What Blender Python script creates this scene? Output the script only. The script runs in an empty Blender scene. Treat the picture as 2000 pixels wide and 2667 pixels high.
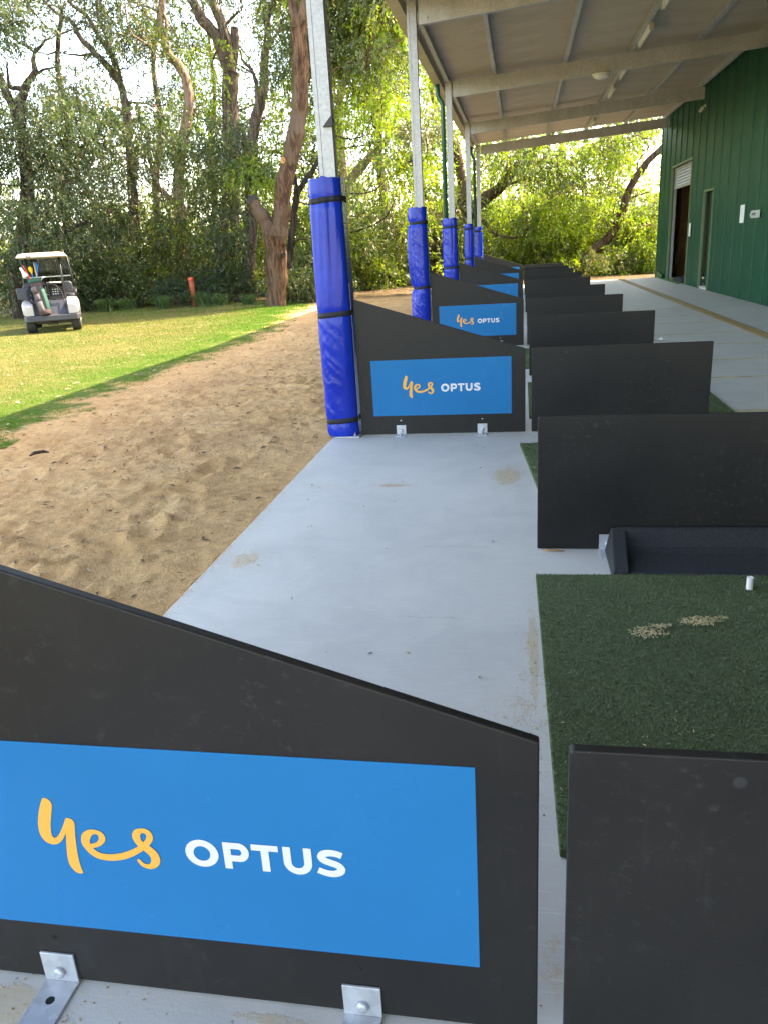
import bpy, bmesh, math, random
import numpy as np
from mathutils import Vector, Matrix
R = math.radians
PI = math.pi
random.seed(7)
rng = np.random.default_rng(11)
SC = bpy.context.scene
COL = SC.collection

# ------------------------------------------------------------------ camera
CAM_R = np.array([[9.84515941e-01, -1.75292342e-01, 9.78212356e-04],
                  [1.65352735e-01, 9.30514625e-01, 3.26804232e-01],
                  [-5.81965201e-02, -3.21582226e-01, 9.45091550e-01]])   # columns: right, forward, up
CAM_H = 1.311
cam = bpy.data.cameras.new('camera')
cam.sensor_fit = 'HORIZONTAL'
cam.sensor_width = 36.0
cam.lens = 36.0 * 2013.96 / 2000.0
cam.clip_start = 0.02
cam.clip_end = 3000
camo = bpy.data.objects.new('camera', cam)
COL.objects.link(camo)
camo.matrix_world = Matrix(((CAM_R[0, 0], CAM_R[0, 2], -CAM_R[0, 1], 0),
                            (CAM_R[1, 0], CAM_R[1, 2], -CAM_R[1, 1], 0),
                            (CAM_R[2, 0], CAM_R[2, 2], -CAM_R[2, 1], CAM_H),
                            (0, 0, 0, 1)))
SC.camera = camo

# ------------------------------------------------------------------ sky and sun
SUN = Vector((1.0, 0.50, 1.235)).normalized()
world = bpy.data.worlds.new('World')
SC.world = world
world.use_nodes = True
wn = world.node_tree
bg = wn.nodes['Background']
sky = wn.nodes.new('ShaderNodeTexSky')
sky.sky_type = 'NISHITA'
sky.sun_disc = False
sky.sun_elevation = math.asin(SUN.z)
sky.sun_rotation = math.atan2(SUN.x, SUN.y)
sky.air_density = 0.9
sky.dust_density = 1.3
sky.ozone_density = 1.0
wn.links.new(sky.outputs[0], bg.inputs['Color'])
bg.inputs['Strength'].default_value = 0.15
sl = bpy.data.lights.new('sun', 'SUN')
sl.energy = 2.8
sl.angle = R(0.6)
sl.color = (1.0, 0.945, 0.86)
so = bpy.data.objects.new('sun', sl)
COL.objects.link(so)
so.rotation_euler = SUN.to_track_quat('Z', 'Y').to_euler()
so.location = (20, 10, 30)
vs = SC.view_settings
vs.view_transform = 'Standard'
vs.look = 'None'
vs.gamma = 1.0
vs.use_curve_mapping = False
vs.exposure = 3.32
vs.use_white_balance = True          # the phone balanced for open shade
vs.white_balance_temperature = 8800
vs.white_balance_tint = 10
SC.cycles.max_bounces = 8
SC.cycles.diffuse_bounces = 4
SC.cycles.transmission_bounces = 6
SC.cycles.transparent_max_bounces = 8
SC.cycles.sample_clamp_indirect = 6.0

# ------------------------------------------------------------------ helpers: materials
MATS = {}


class NT:
    def __init__(s, name):
        m = bpy.data.materials.new(name)
        m.use_nodes = True
        s.m, s.t = m, m.node_tree
        s.p = s.t.nodes['Principled BSDF']
        s.out = s.t.nodes['Material Output']
        MATS[name] = m

    def n(s, typ, **kw):
        nd = s.t.nodes.new(typ)
        for k, v in kw.items():
            setattr(nd, k, v)
        return nd

    def l(s, a, b):
        s.t.links.new(a, b)

    def inp(s, sock, v):
        if hasattr(v, 'is_output') or isinstance(v, bpy.types.NodeSocket):
            s.l(v, sock)
        else:
            sock.default_value = v

    def set(s, **kw):
        names = dict(col='Base Color', rough='Roughness', metal='Metallic', spec='Specular IOR Level', coat='Coat Weight',
                     coatr='Coat Roughness', trans='Transmission Weight', alpha='Alpha', ior='IOR', normal='Normal', sheen='Sheen Weight')
        for k, v in kw.items():
            if k == 'col' and isinstance(v, tuple) and len(v) == 3:
                v = (*v, 1)
            s.inp(s.p.inputs[names[k]], v)
        return s

    def pos(s):
        if not hasattr(s, '_pos'):
            s._pos = s.n('ShaderNodeTexCoord').outputs['Object']
        return s._pos

    def wpos(s):
        if not hasattr(s, '_wp'):
            s._wp = s.n('ShaderNodeNewGeometry').outputs['Position']
        return s._wp

    def mapped(s, vec, scale=(1, 1, 1), loc=(0, 0, 0)):
        mp = s.n('ShaderNodeMapping')
        mp.inputs['Scale'].default_value = scale
        mp.inputs['Location'].default_value = loc
        s.l(vec, mp.inputs['Vector'])
        return mp.outputs[0]

    def noise(s, scale, detail=4, rough=0.55, vec=None, dist=0.0):
        nd = s.n('ShaderNodeTexNoise')
        nd.inputs['Scale'].default_value = scale
        nd.inputs['Detail'].default_value = detail
        nd.inputs['Roughness'].default_value = rough
        nd.inputs['Distortion'].default_value = dist
        s.l(vec if vec is not None else s.pos(), nd.inputs['Vector'])
        return nd.outputs['Fac']

    def ramp(s, fac, stops):
        nd = s.n('ShaderNodeValToRGB')
        el = nd.color_ramp.elements
        while len(el) < len(stops):
            el.new(0.5)
        for e, (p, c) in zip(el, stops):
            e.position = p
            e.color = (*c, 1) if isinstance(c, tuple) else (c, c, c, 1)
        s.l(fac, nd.inputs[0])
        return nd.outputs[0]

    def mix(s, fac, a, b, typ='MIX'):
        nd = s.n('ShaderNodeMix', data_type='RGBA', blend_type=typ)
        s.inp(nd.inputs[0], fac)
        for i, v in ((6, a), (7, b)):
            if isinstance(v, tuple) and len(v) == 3:
                v = (*v, 1)
            s.inp(nd.inputs[i], v)
        return nd.outputs[2]

    def math(s, op, a, b=0.0, c=None, clamp=False):
        nd = s.n('ShaderNodeMath', operation=op)
        nd.use_clamp = clamp
        s.inp(nd.inputs[0], a)
        s.inp(nd.inputs[1], b)
        if c is not None:
            s.inp(nd.inputs[2], c)
        return nd.outputs[0]

    def sep(s, vec):
        nd = s.n('ShaderNodeSeparateXYZ')
        s.l(vec, nd.inputs[0])
        return nd.outputs

    def bump(s, h, strength=0.3, dist=0.01):
        nd = s.n('ShaderNodeBump')
        nd.inputs['Strength'].default_value = strength
        nd.inputs['Distance'].default_value = dist
        s.l(h, nd.inputs['Height'])
        s.l(nd.outputs[0], s.p.inputs['Normal'])
        return s


def simple(name, col, rough=0.5, metal=0.0, var=0.12, nscale=6, spec=0.5, bump=0.0, bscale=200, coat=0.0):
    t = NT(name)
    f = t.noise(nscale, 5)
    lo = tuple(c * (1 - var) for c in col)
    hi = tuple(min(1, c * (1 + var)) for c in col)
    t.set(col=t.ramp(f, [(0.3, lo), (0.7, hi)]), metal=metal, spec=spec, coat=coat)
    r = t.noise(nscale * 2.3, 4)
    t.set(rough=t.math('MULTIPLY_ADD', r, 0.25, rough - 0.12))
    if bump:
        t.bump(t.noise(bscale, 3), bump, 0.003)
    return t.m


# concrete slab ------------------------------------------------
def mat_concrete():
    t = NT('concrete')
    wp = t.wpos()
    a = t.noise(0.9, 6, 0.6, wp)
    b = t.noise(9, 5, 0.6, wp)
    c = t.noise(160, 3, 0.6, wp)
    base = t.ramp(a, [(0.3, (0.475, 0.455, 0.425)), (0.7, (0.575, 0.55, 0.515))])
    base = t.mix(t.math('MULTIPLY', b, 0.35), base, (0.48, 0.475, 0.46))
    base = t.mix(t.math('MULTIPLY', c, 0.25), base, (0.60, 0.59, 0.57))
    # trowel scratches and pale dashes
    sc = t.noise(5, 4, 0.6, t.mapped(wp, (1.6, 22, 1)))
    base = t.mix(t.ramp(sc, [(0.57, 0.0), (0.70, 0.45)]), base, (0.68, 0.66, 0.63))
    # mould and grime patches
    gr = t.noise(1.7, 5, 0.65, t.mapped(wp, (1, 0.5, 1), (4, 7, 0)))
    base = t.mix(t.ramp(gr, [(0.56, 0.0), (0.75, 0.35)]), base, (0.36, 0.35, 0.33))
    X, Y, Z = t.sep(wp)
    n1 = t.noise(14, 6, 0.7, wp)
    n2 = t.noise(70, 4, 0.7, wp)
    sand = None
    # spilled sand, and one wide tan patch before the nearest panel: (x, y, rx, ry, strength)
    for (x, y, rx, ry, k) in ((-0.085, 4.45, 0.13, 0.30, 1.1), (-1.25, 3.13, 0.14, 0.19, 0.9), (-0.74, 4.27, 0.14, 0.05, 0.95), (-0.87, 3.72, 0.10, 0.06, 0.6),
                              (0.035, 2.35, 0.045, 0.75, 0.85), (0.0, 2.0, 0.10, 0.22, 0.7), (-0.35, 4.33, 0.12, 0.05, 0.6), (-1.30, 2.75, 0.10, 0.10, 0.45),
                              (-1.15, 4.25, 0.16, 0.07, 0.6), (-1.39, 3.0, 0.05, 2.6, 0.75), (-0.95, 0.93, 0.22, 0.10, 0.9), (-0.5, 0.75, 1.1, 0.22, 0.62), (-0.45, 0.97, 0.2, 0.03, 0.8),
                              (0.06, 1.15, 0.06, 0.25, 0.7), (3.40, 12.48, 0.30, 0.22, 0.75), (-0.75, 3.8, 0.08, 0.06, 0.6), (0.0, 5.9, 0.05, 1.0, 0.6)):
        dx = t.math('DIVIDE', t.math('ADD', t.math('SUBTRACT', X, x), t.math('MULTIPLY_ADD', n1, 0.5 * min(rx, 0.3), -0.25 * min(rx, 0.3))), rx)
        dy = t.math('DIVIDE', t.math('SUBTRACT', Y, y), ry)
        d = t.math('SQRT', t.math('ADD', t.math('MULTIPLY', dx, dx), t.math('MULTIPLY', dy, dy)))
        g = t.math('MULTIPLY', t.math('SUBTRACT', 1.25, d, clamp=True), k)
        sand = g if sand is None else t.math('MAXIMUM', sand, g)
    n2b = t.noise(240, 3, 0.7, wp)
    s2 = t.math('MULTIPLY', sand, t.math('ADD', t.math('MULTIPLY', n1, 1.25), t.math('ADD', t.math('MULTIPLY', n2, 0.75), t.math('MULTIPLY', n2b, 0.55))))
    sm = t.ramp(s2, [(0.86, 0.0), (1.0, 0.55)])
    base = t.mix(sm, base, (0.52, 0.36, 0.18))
    # hairline leaf-litter scratches
    for (x0, x1, y) in ((-0.47, -0.15, 3.303), (-0.46, -0.23, 2.587), (-0.2, 0.05, 6.9)):
        wob = t.math('MULTIPLY_ADD', t.noise(26, 2, 0.5, wp), 0.03, y - 0.015)
        line = t.math('LESS_THAN', t.math('ABSOLUTE', t.math('SUBTRACT', Y, wob)), 0.0016)
        inx = t.math('MULTIPLY', t.math('GREATER_THAN', X, x0), t.math('LESS_THAN', X, x1))
        base = t.mix(t.math('MULTIPLY', t.math('MULTIPLY', line, inx), 0.55), base, (0.20, 0.13, 0.09))
    gn = t.noise(420, 2, 0.6, wp)
    base = t.mix(t.ramp(gn, [(0.30, 0.30), (0.46, 0.0)]), base, (0.30, 0.295, 0.28))
    base = t.mix(t.ramp(gn, [(0.60, 0.0), (0.72, 0.30)]), base, (0.72, 0.71, 0.69))
    bl = t.noise(2.6, 6, 0.7, t.mapped(wp, (1, 1, 1), (9, 2, 0)), 0.8)
    base = t.mix(t.ramp(bl, [(0.40, 0.22), (0.55, 0.0)]), base, (0.34, 0.34, 0.34))
    # dark flecks
    fl = t.noise(55, 2, 0.5, wp)
    base = t.mix(t.ramp(fl, [(0.735, 0.0), (0.76, 0.55)]), base, (0.16, 0.14, 0.12))
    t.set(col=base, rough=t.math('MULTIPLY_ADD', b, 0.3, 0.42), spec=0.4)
    t.bump(t.math('ADD', t.math('MULTIPLY', c, 0.4), t.math('MULTIPLY', sm, 1.2)), 0.25, 0.004)
    return t.m


def mat_ground():
    t = NT('ground_soil_and_turf')
    wp = t.wpos()
    X, Y, Z = t.sep(wp)
    n0 = t.noise(0.45, 4, 0.6, wp)
    n1 = t.noise(2.2, 6, 0.65, wp)
    n2 = t.noise(18, 5, 0.7, wp)
    n3 = t.noise(110, 4, 0.7, wp)
    sand = t.ramp(n1, [(0.25, (0.58, 0.325, 0.145)), (0.55, (0.76, 0.455, 0.215)), (0.8, (0.82, 0.545, 0.285))])
    sand = t.mix(t.ramp(n2, [(0.35, 0.45), (0.6, 0.0)]), sand, (0.36, 0.19, 0.08))
    sand = t.mix(t.ramp(n3, [(0.55, 0.0), (0.75, 0.5)]), sand, (0.72, 0.48, 0.25))
    sand = t.mix(t.ramp(n0, [(0.52, 0.0), (0.66, 0.35)]), sand, (0.40, 0.22, 0.11))
    turf = t.ramp(n2, [(0.3, (0.066, 0.086, 0.015)), (0.5, (0.115, 0.122, 0.028)), (0.72, (0.21, 0.16, 0.068))])
    turf = t.mix(t.ramp(n1, [(0.46, 0.0), (0.66, 0.45)]), turf, (0.23, 0.17, 0.078))
    litter = t.ramp(n2, [(0.3, (0.05, 0.035, 0.02)), (0.6, (0.16, 0.11, 0.06)), (0.8, (0.28, 0.2, 0.12))])
    # turf boundary: x < -4.35 - small drift with distance
    edge = t.math('ADD', t.math('MULTIPLY', t.math('SUBTRACT', Y, 6.0), -0.03), -4.42)
    edge = t.math('SUBTRACT', edge, t.math('MULTIPLY', t.math('MAXIMUM', t.math('SUBTRACT', Y, 14.0), 0.0), 0.14))
    e = t.math('SUBTRACT', edge, X)
    e = t.math('ADD', e, t.math('MULTIPLY', t.math('SUBTRACT', n1, 0.5), 2.4))
    e = t.math('ADD', e, t.math('MULTIPLY', t.math('SUBTRACT', n2, 0.5), 0.9))
    tm = t.ramp(t.math('MULTIPLY_ADD', e, 0.5, 0.5), [(0.42, 0.0), (0.62, 1.0)])
    lush = t.math('SUBTRACT', 1.0, t.math('MULTIPLY', e, 0.6), clamp=True)
    turf = t.mix(t.math('MULTIPLY', lush, 0.75), turf, (0.068, 0.135, 0.013))
    col = t.mix(tm, sand, turf)
    f = t.math('SUBTRACT', t.math('ADD', Y, t.math('MULTIPLY', n1, 2.0)), t.math('MULTIPLY_ADD', X, -0.10, 23.0))
    col = t.mix(t.math('MULTIPLY_ADD', f, 0.6, 0.0, clamp=True), col, litter)
    t.set(col=col, rough=0.92, spec=0.15)
    t.bump(t.math('ADD', n3, t.math('ADD', t.math('MULTIPLY', n2, 2.2), t.math('MULTIPLY', t.noise(42, 4, 0.7, wp), 1.2))), 0.9, 0.022)
    return t.m


def mat_leaf(name, trans=0.42, rough=0.5):
    t = NT(name)
    a = t.n('ShaderNodeAttribute', attribute_name='Col')
    col = a.outputs['Color']
    dif = t.n('ShaderNodeBsdfDiffuse')
    tra = t.n('ShaderNodeBsdfTranslucent')
    glo = t.n('ShaderNodeBsdfGlossy')
    glo.inputs['Roughness'].default_value = 0.45
    glo.inputs['Color'].default_value = (1, 1, 1, 1)
    t.l(col, dif.inputs['Color'])
    t.l(t.mix(1.0, col, (1.28, 1.42, 0.52), 'MULTIPLY'), tra.inputs['Color'])
    m1 = t.n('ShaderNodeMixShader')
    m1.inputs[0].default_value = trans
    t.l(dif.outputs[0], m1.inputs[1])
    t.l(tra.outputs[0], m1.inputs[2])
    m2 = t.n('ShaderNodeMixShader')
    m2.inputs[0].default_value = 0.03
    t.l(m1.outputs[0], m2.inputs[1])
    t.l(glo.outputs[0], m2.inputs[2])
    t.l(m2.outputs[0], t.out.inputs['Surface'])
    return t.m


def mat_bark(name, dark, mid, light, vs=1.0, patch=None):
    t = NT(name)
    v = t.mapped(t.pos(), (9 * vs, 9 * vs, 1.3 * vs))
    a = t.noise(1.0, 7, 0.65, v, 0.6)
    b = t.noise(1.1, 4, 0.6)
    col = t.ramp(a, [(0.36, dark), (0.5, mid), (0.66, light)])
    if patch:
        col = t.mix(t.ramp(b, [(0.48, 0.0), (0.62, 0.8)]), col, patch)
    t.set(col=col, rough=0.9, spec=0.15)
    t.bump(a, 0.9, 0.03)
    return t.m


def mat_galv(name, col=(0.50, 0.52, 0.54), metal=0.75):
    t = NT(name)
    vo = t.n('ShaderNodeTexVoronoi')
    vo.inputs['Scale'].default_value = 60
    t.l(t.pos(), vo.inputs['Vector'])
    a = t.noise(4, 5, 0.6, t.mapped(t.pos(), (1, 1, 0.35)))
    c = t.mix(0.35, t.ramp(a, [(0.3, tuple(x * 0.72 for x in col)), (0.7, tuple(min(1, x * 1.2) for x in col))]),
              t.ramp(t.sep(vo.outputs['Color'])[0], [(0.0, tuple(x * 0.7 for x in col)), (1.0, tuple(min(1, x * 1.3) for x in col))]))
    t.set(col=c, metal=metal, rough=t.math('MULTIPLY_ADD', a, 0.25, 0.34), spec=0.5)
    return t.m


def mat_board():
    t = NT('black_board')
    a = t.noise(3, 5)
    b = t.noise(420, 2)
    col = t.ramp(a, [(0.3, (0.0108, 0.0100, 0.0102)), (0.7, (0.0175, 0.0157, 0.0148))])
    # ball scuffs and dust
    sc = t.noise(30, 4, 0.7, t.mapped(t.pos(), (1, 1, 1.2)))
    lo = t.noise(2.2, 3, 0.6)
    m = t.math('MULTIPLY', t.ramp(sc, [(0.56, 0.0), (0.76, 0.6)]), t.ramp(lo, [(0.42, 0.0), (0.7, 0.8)]))
    col = t.mix(m, col, (0.125, 0.12, 0.118))
    spk = t.noise(150, 2, 0.6)
    col = t.mix(t.ramp(spk, [(0.70, 0.0), (0.78, 0.5)]), col, (0.13, 0.125, 0.12))
    stk = t.noise(9, 4, 0.6, t.mapped(t.pos(), (5, 5, 0.4), (2, 0, 1)))
    col = t.mix(t.ramp(stk, [(0.58, 0.0), (0.78, 0.14)]), col, (0.06, 0.06, 0.065))
    vo = t.n('ShaderNodeTexVoronoi')
    vo.inputs['Scale'].default_value = 7
    t.l(t.pos(), vo.inputs['Vector'])
    col = t.mix(t.math('MULTIPLY', t.ramp(vo.outputs['Distance'], [(0.06, 1.0), (0.085, 0.0)]), t.ramp(lo, [(0.5, 0.0), (0.6, 0.10)])), col, (0.2, 0.2, 0.2))
    t.set(col=col, rough=t.math('MULTIPLY_ADD', a, 0.15, 0.40), spec=0.3)
    t.bump(b, 0.12, 0.0006)
    return t.m


def mat_vinyl():
    t = NT('blue_vinyl')
    w = t.n('ShaderNodeTexWave', wave_type='BANDS', bands_direction='Z')
    w.inputs['Scale'].default_value = 140
    t.l(t.pos(), w.inputs['Vector'])
    a = t.noise(3, 4)
    t.set(col=t.ramp(a, [(0.3, (0.0, 0.022, 0.31)), (0.7, (0.0, 0.034, 0.42))]), rough=t.math('MULTIPLY_ADD', a, 0.12, 0.12), spec=0.28)
    cr = t.noise(11, 5, 0.6, t.mapped(t.pos(), (1, 1, 1.6)), 1.2)
    t.bump(t.math('ADD', t.math('MULTIPLY', w.outputs['Fac'], 0.05), cr), 0.14, 0.010)
    return t.m


def mat_glass():
    t = NT('clear_screen')
    tr = t.n('ShaderNodeBsdfTransparent')
    tr.inputs['Color'].default_value = (0.78, 0.80, 0.78, 1)
    gl = t.n('ShaderNodeBsdfGlossy')
    gl.inputs['Roughness'].default_value = 0.08
    fr = t.n('ShaderNodeFresnel')
    mx = t.n('ShaderNodeMixShader')
    t.l(t.math('MULTIPLY_ADD', fr.outputs[0], 0.8, 0.05), mx.inputs[0])
    t.l(tr.outputs[0], mx.inputs[1])
    t.l(gl.outputs[0], mx.inputs[2])
    t.l(mx.outputs[0], t.out.inputs['Surface'])
    return t.m


M = dict(
    concrete=mat_concrete(), ground=mat_ground(), leaf=mat_leaf('leaf_foliage'), turf_blade=mat_leaf('turf_blades', 0.25),
    mat_blade=mat_leaf('synthetic_turf', 0.1),
    galv=mat_galv('galvanised_steel', (0.36, 0.37, 0.38), 0.6), beam=mat_galv('galvanised_beam', (0.42, 0.43, 0.45), 0.25), zinc=mat_galv('bright_zinc', (0.48, 0.50, 0.54), 0.5),
    board=mat_board(), vinyl=mat_vinyl(), glass=mat_glass(),
    roof=simple('roof_sheet_underside', (0.47, 0.405, 0.335), 0.5, 0.0, 0.10, 2),
    wall=simple('green_cladding', (0.006, 0.064, 0.035), 0.42, 0, 0.10, 1.2, spec=0.2),
    green_dark=simple('green_paint_dark', (0.006, 0.05, 0.032), 0.35),
    green_pipe=simple('green_pipe', (0.010, 0.075, 0.045), 0.35),
    trim=simple('pale_green_trim', (0.13, 0.20, 0.11), 0.5),
    cream=simple('cream_steel', (0.46, 0.42, 0.33), 0.45, 0.1),
    sign=simple('blue_sign_vinyl', (0.0, 0.152, 0.375), 0.25, 0, 0.06, 1.5, spec=0.15),
    orange=simple('orange_lettering', (0.78, 0.37, 0.06), 0.35, 0, 0.02),
    white_letter=simple('white_lettering', (0.62, 0.63, 0.66), 0.35, 0, 0.02),
    strap=simple('black_webbing', (0.012, 0.012, 0.018), 0.75, bump=0.4, bscale=400),
    edge=simple('cover_edge_seam', (0.45, 0.45, 0.5), 0.5),
    foam=simple('foam_core', (0.02, 0.03, 0.3), 0.8),
    rubber=simple('black_rubber', (0.020, 0.022, 0.027), 0.85, var=0.6, nscale=160, bump=0.9, bscale=260),
    tyre=simple('tyre_rubber', (0.02, 0.02, 0.022), 0.75),
    white=simple('white_plastic', (0.72, 0.72, 0.70), 0.4, 0, 0.05),
    tee=simple('white_tee_rubber', (0.80, 0.76, 0.74), 0.5, 0, 0.08, 60),
    paper=simple('white_paper', (0.75, 0.77, 0.78), 0.7, 0, 0.04),
    grey_sign=simple('grey_arrow_sign', (0.42, 0.45, 0.45), 0.5),
    yellow=simple('yellow_line_paint', (0.46, 0.37, 0.13), 0.7, 0, 0.35, 14),
    grate=simple('tan_drain_grate', (0.33, 0.225, 0.10), 0.6, 0, 0.2, 9),
    dark=simple('dark_gap', (0.006, 0.006, 0.006), 0.9),
    ply=simple('plywood', (0.30, 0.14, 0.045), 0.6, 0, 0.3, 3),
    green_mat=simple('green_floor_mat', (0.05, 0.15, 0.04), 0.9, 0, 0.2, 60),
    cart_white=simple('cart_white_body', (0.34, 0.325, 0.325), 0.3, 0, 0.05, 3),
    cart_roof=simple('cart_cream_roof', (0.34, 0.28, 0.235), 0.45, 0, 0.05, 3),
    cart_grey=simple('cart_charcoal_plastic', (0.035, 0.037, 0.048), 0.5),
    cart_black=simple('cart_black_parts', (0.012, 0.012, 0.014), 0.45),
    alloy=simple('pale_wheel_rim', (0.55, 0.53, 0.5), 0.35, 0.6),
    bag_grey=simple('bag_grey_cloth', (0.10, 0.085, 0.09), 0.8),
    bag_plum=simple('bag_dark_plum', (0.055, 0.032, 0.036), 0.8),
    bag_green=simple('bag_green_cloth', (0.010, 0.062, 0.046), 0.75),
    red_post=simple('red_painted_post', (0.45, 0.10, 0.045), 0.6, 0, 0.2, 5),
    red_shaft=simple('orange_red_shaft', (0.62, 0.07, 0.02), 0.35),
    yellow_cover=simple('yellow_head_cover', (0.78, 0.46, 0.02), 0.6),
    blue_cover=simple('blue_head_cover', (0.02, 0.16, 0.50), 0.6),
    wood=simple('pale_wood', (0.55, 0.36, 0.2), 0.5),
    bark_brown=mat_bark('bark_warm_brown', (0.026, 0.013, 0.008), (0.088, 0.049, 0.029), (0.18, 0.108, 0.068), 1.5, (0.125, 0.086, 0.062)),
    bark_grey=mat_bark('bark_grey_brown', (0.035, 0.026, 0.02), (0.11, 0.082, 0.066), (0.20, 0.155, 0.13), 1.4),
    bark_pink=mat_bark('bark_pinkish', (0.10, 0.065, 0.05), (0.27, 0.18, 0.14), (0.40, 0.29, 0.23), 1.0),
    bark_dark=mat_bark('bark_dark', (0.012, 0.01, 0.008), (0.045, 0.033, 0.025), (0.10, 0.075, 0.06), 1.4),
    cutwood=simple('sawn_wood', (0.42, 0.20, 0.07), 0.8, 0, 0.3, 20),
    burnt=simple('charred_wood', (0.03, 0.024, 0.022), 0.9),
)


# ------------------------------------------------------------------ helpers: objects and meshes
def tag(o, label=None, cat=None, group=None, kind=None):
    if label:
        o['label'] = label
    if cat:
        o['category'] = cat
    if group:
        o['group'] = group
    if kind:
        o['kind'] = kind
    return o


def empty(name, loc=(0, 0, 0), rz=0.0, label=None, cat=None, group=None):
    o = bpy.data.objects.new(name, None)
    COL.objects.link(o)
    o.empty_display_size = 0.1
    o.location = loc
    o.rotation_euler = (0, 0, rz)
    return tag(o, label, cat, group)


def mesh_np(name, V, F, mat, parent=None, cols=None, smooth=False):
    """V (n,3), F (m,k) with one k; cols per vertex (n,3)"""
    V = np.asarray(V, np.float32)
    F = np.asarray(F, np.int32)
    me = bpy.data.meshes.new(name)
    me.vertices.add(len(V))
    me.vertices.foreach_set('co', V.ravel())
    k = F.shape[1]
    me.loops.add(F.size)
    me.loops.foreach_set('vertex_index', F.ravel())
    me.polygons.add(len(F))
    me.polygons.foreach_set('loop_start', np.arange(0, F.size, k, dtype=np.int32))
    me.polygons.foreach_set('loop_total', np.full(len(F), k, np.int32))
    if smooth:
        me.polygons.foreach_set('use_smooth', np.ones(len(F), bool))
    if cols is not None:
        ca = me.color_attributes.new('Col', 'FLOAT_COLOR', 'POINT')
        c4 = np.ones((len(V), 4), np.float32)
        c4[:, :3] = cols
        ca.data.foreach_set('color', c4.ravel())
    me.update(calc_edges=True)
    me.materials.append(mat)
    o = bpy.data.objects.new(name, me)
    COL.objects.link(o)
    o.parent = parent
    return o


class MB:
    def __init__(s):
        s.v, s.f, s.sm = [], [], []

    def add(s, vs, fs, smooth=False):
        b = len(s.v)
        s.v += [tuple(p) for p in vs]
        s.f += [tuple(b + i for i in f) for f in fs]
        s.sm += [smooth] * len(fs)
        return s

    def box(s, x0, x1, y0, y1, z0, z1):
        vs = [(x0, y0, z0), (x1, y0, z0), (x1, y1, z0), (x0, y1, z0), (x0, y0, z1), (x1, y0, z1), (x1, y1, z1), (x0, y1, z1)]
        return s.add(vs, [(0, 3, 2, 1), (4, 5, 6, 7), (0, 1, 5, 4), (1, 2, 6, 5), (2, 3, 7, 6), (3, 0, 4, 7)])

    def prism(s, prof, axis, a, b, smooth=False):
        """closed 2-D profile extruded along axis 'x','y','z' from a to b"""
        n = len(prof)

        def P(p, t):
            return {'x': (t, p[0], p[1]), 'y': (p[0], t, p[1]), 'z': (p[0], p[1], t)}[axis]
        vs = [P(p, a) for p in prof] + [P(p, b) for p in prof]
        fs = [(i, (i + 1) % n, n + (i + 1) % n, n + i) for i in range(n)]
        s.add(vs, fs, smooth)
        base = len(s.v) - 2 * n
        s.f += [tuple(base + i for i in reversed(range(n))), tuple(base + n + i for i in range(n))]
        s.sm += [False, False]
        return s

    def tube(s, pts, rad, sides=8, cap=True, smooth=True):
        pts = [Vector(p) for p in pts]
        if not hasattr(rad, '__len__'):
            rad = [rad] * len(pts)
        vs, fs = [], []
        a = None
        for i, p in enumerate(pts):
            d = (pts[min(i + 1, len(pts) - 1)] - pts[max(i - 1, 0)]).normalized()
            if a is None:
                up = Vector((0.13, 0.31, 0.94))
                a = d.cross(up if abs(d.dot(up)) < 0.9 else Vector((1, 0.1, 0))).normalized()
            else:
                a = (a - d * a.dot(d)).normalized()
            b = d.cross(a).normalized()
            for k in range(sides):
                t = 2 * PI * k / sides
                vs.append(p + (a * math.cos(t) + b * math.sin(t)) * rad[i])
        for i in range(len(pts) - 1):
            for k in range(sides):
                k2 = (k + 1) % sides
                fs.append((i * sides + k, i * sides + k2, (i + 1) * sides + k2, (i + 1) * sides + k))
        s.add(vs, fs, smooth)
        if cap:
            b = len(s.v) - len(vs)
            s.f += [tuple(b + k for k in range(sides)), tuple(b + len(vs) - sides + k for k in reversed(range(sides)))]
            s.sm += [False, False]
        return s

    def lathe(s, prof, sides=20, origin=(0, 0, 0), axis='z'):
        """prof: list of (r, h)"""
        vs, fs = [], []
        for r, h in prof:
            for k in range(sides):
                t = 2 * PI * k / sides
                c, d = r * math.cos(t), r * math.sin(t)
                p = {'z': (c, d, h), 'x': (h, c, d), 'y': (c, h, d)}[axis]
                vs.append((p[0] + origin[0], p[1] + origin[1], p[2] + origin[2]))
        for i in range(len(prof) - 1):
            for k in range(sides):
                k2 = (k + 1) % sides
                fs.append((i * sides + k, i * sides + k2, (i + 1) * sides + k2, (i + 1) * sides + k))
        s.add(vs, fs, True)
        b = len(s.v) - len(vs)
        s.f += [tuple(b + k for k in reversed(range(sides))), tuple(b + len(vs) - sides + k for k in range(sides))]
        s.sm += [False, False]
        return s

    def xf(s, mat):
        s.v = [tuple(mat @ Vector(p)) for p in s.v]
        return s

    def build(s, name, mat, parent=None, bevel=0.0, seg=2, fix=True):
        me = bpy.data.meshes.new(name)
        me.from_pydata(s.v, [], s.f)
        me.polygons.foreach_set('use_smooth', np.array(s.sm, bool))
        if fix:
            bm = bmesh.new()
            bm.from_mesh(me)
            bmesh.ops.recalc_face_normals(bm, faces=bm.faces)
            bm.to_mesh(me)
            bm.free()
        me.materials.append(mat)
        o = bpy.data.objects.new(name, me)
        COL.objects.link(o)
        o.parent = parent
        if bevel:
            b = o.modifiers.new('bevel', 'BEVEL')
            b.width = bevel
            b.segments = seg
            b.limit_method = 'ANGLE'
            b.angle_limit = R(35)
        return o


def share(name, src, parent, loc=(0, 0, 0)):
    o = src.copy()
    o.name = name
    COL.objects.link(o)
    o.parent = parent
    o.location = loc
    return o


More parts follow.
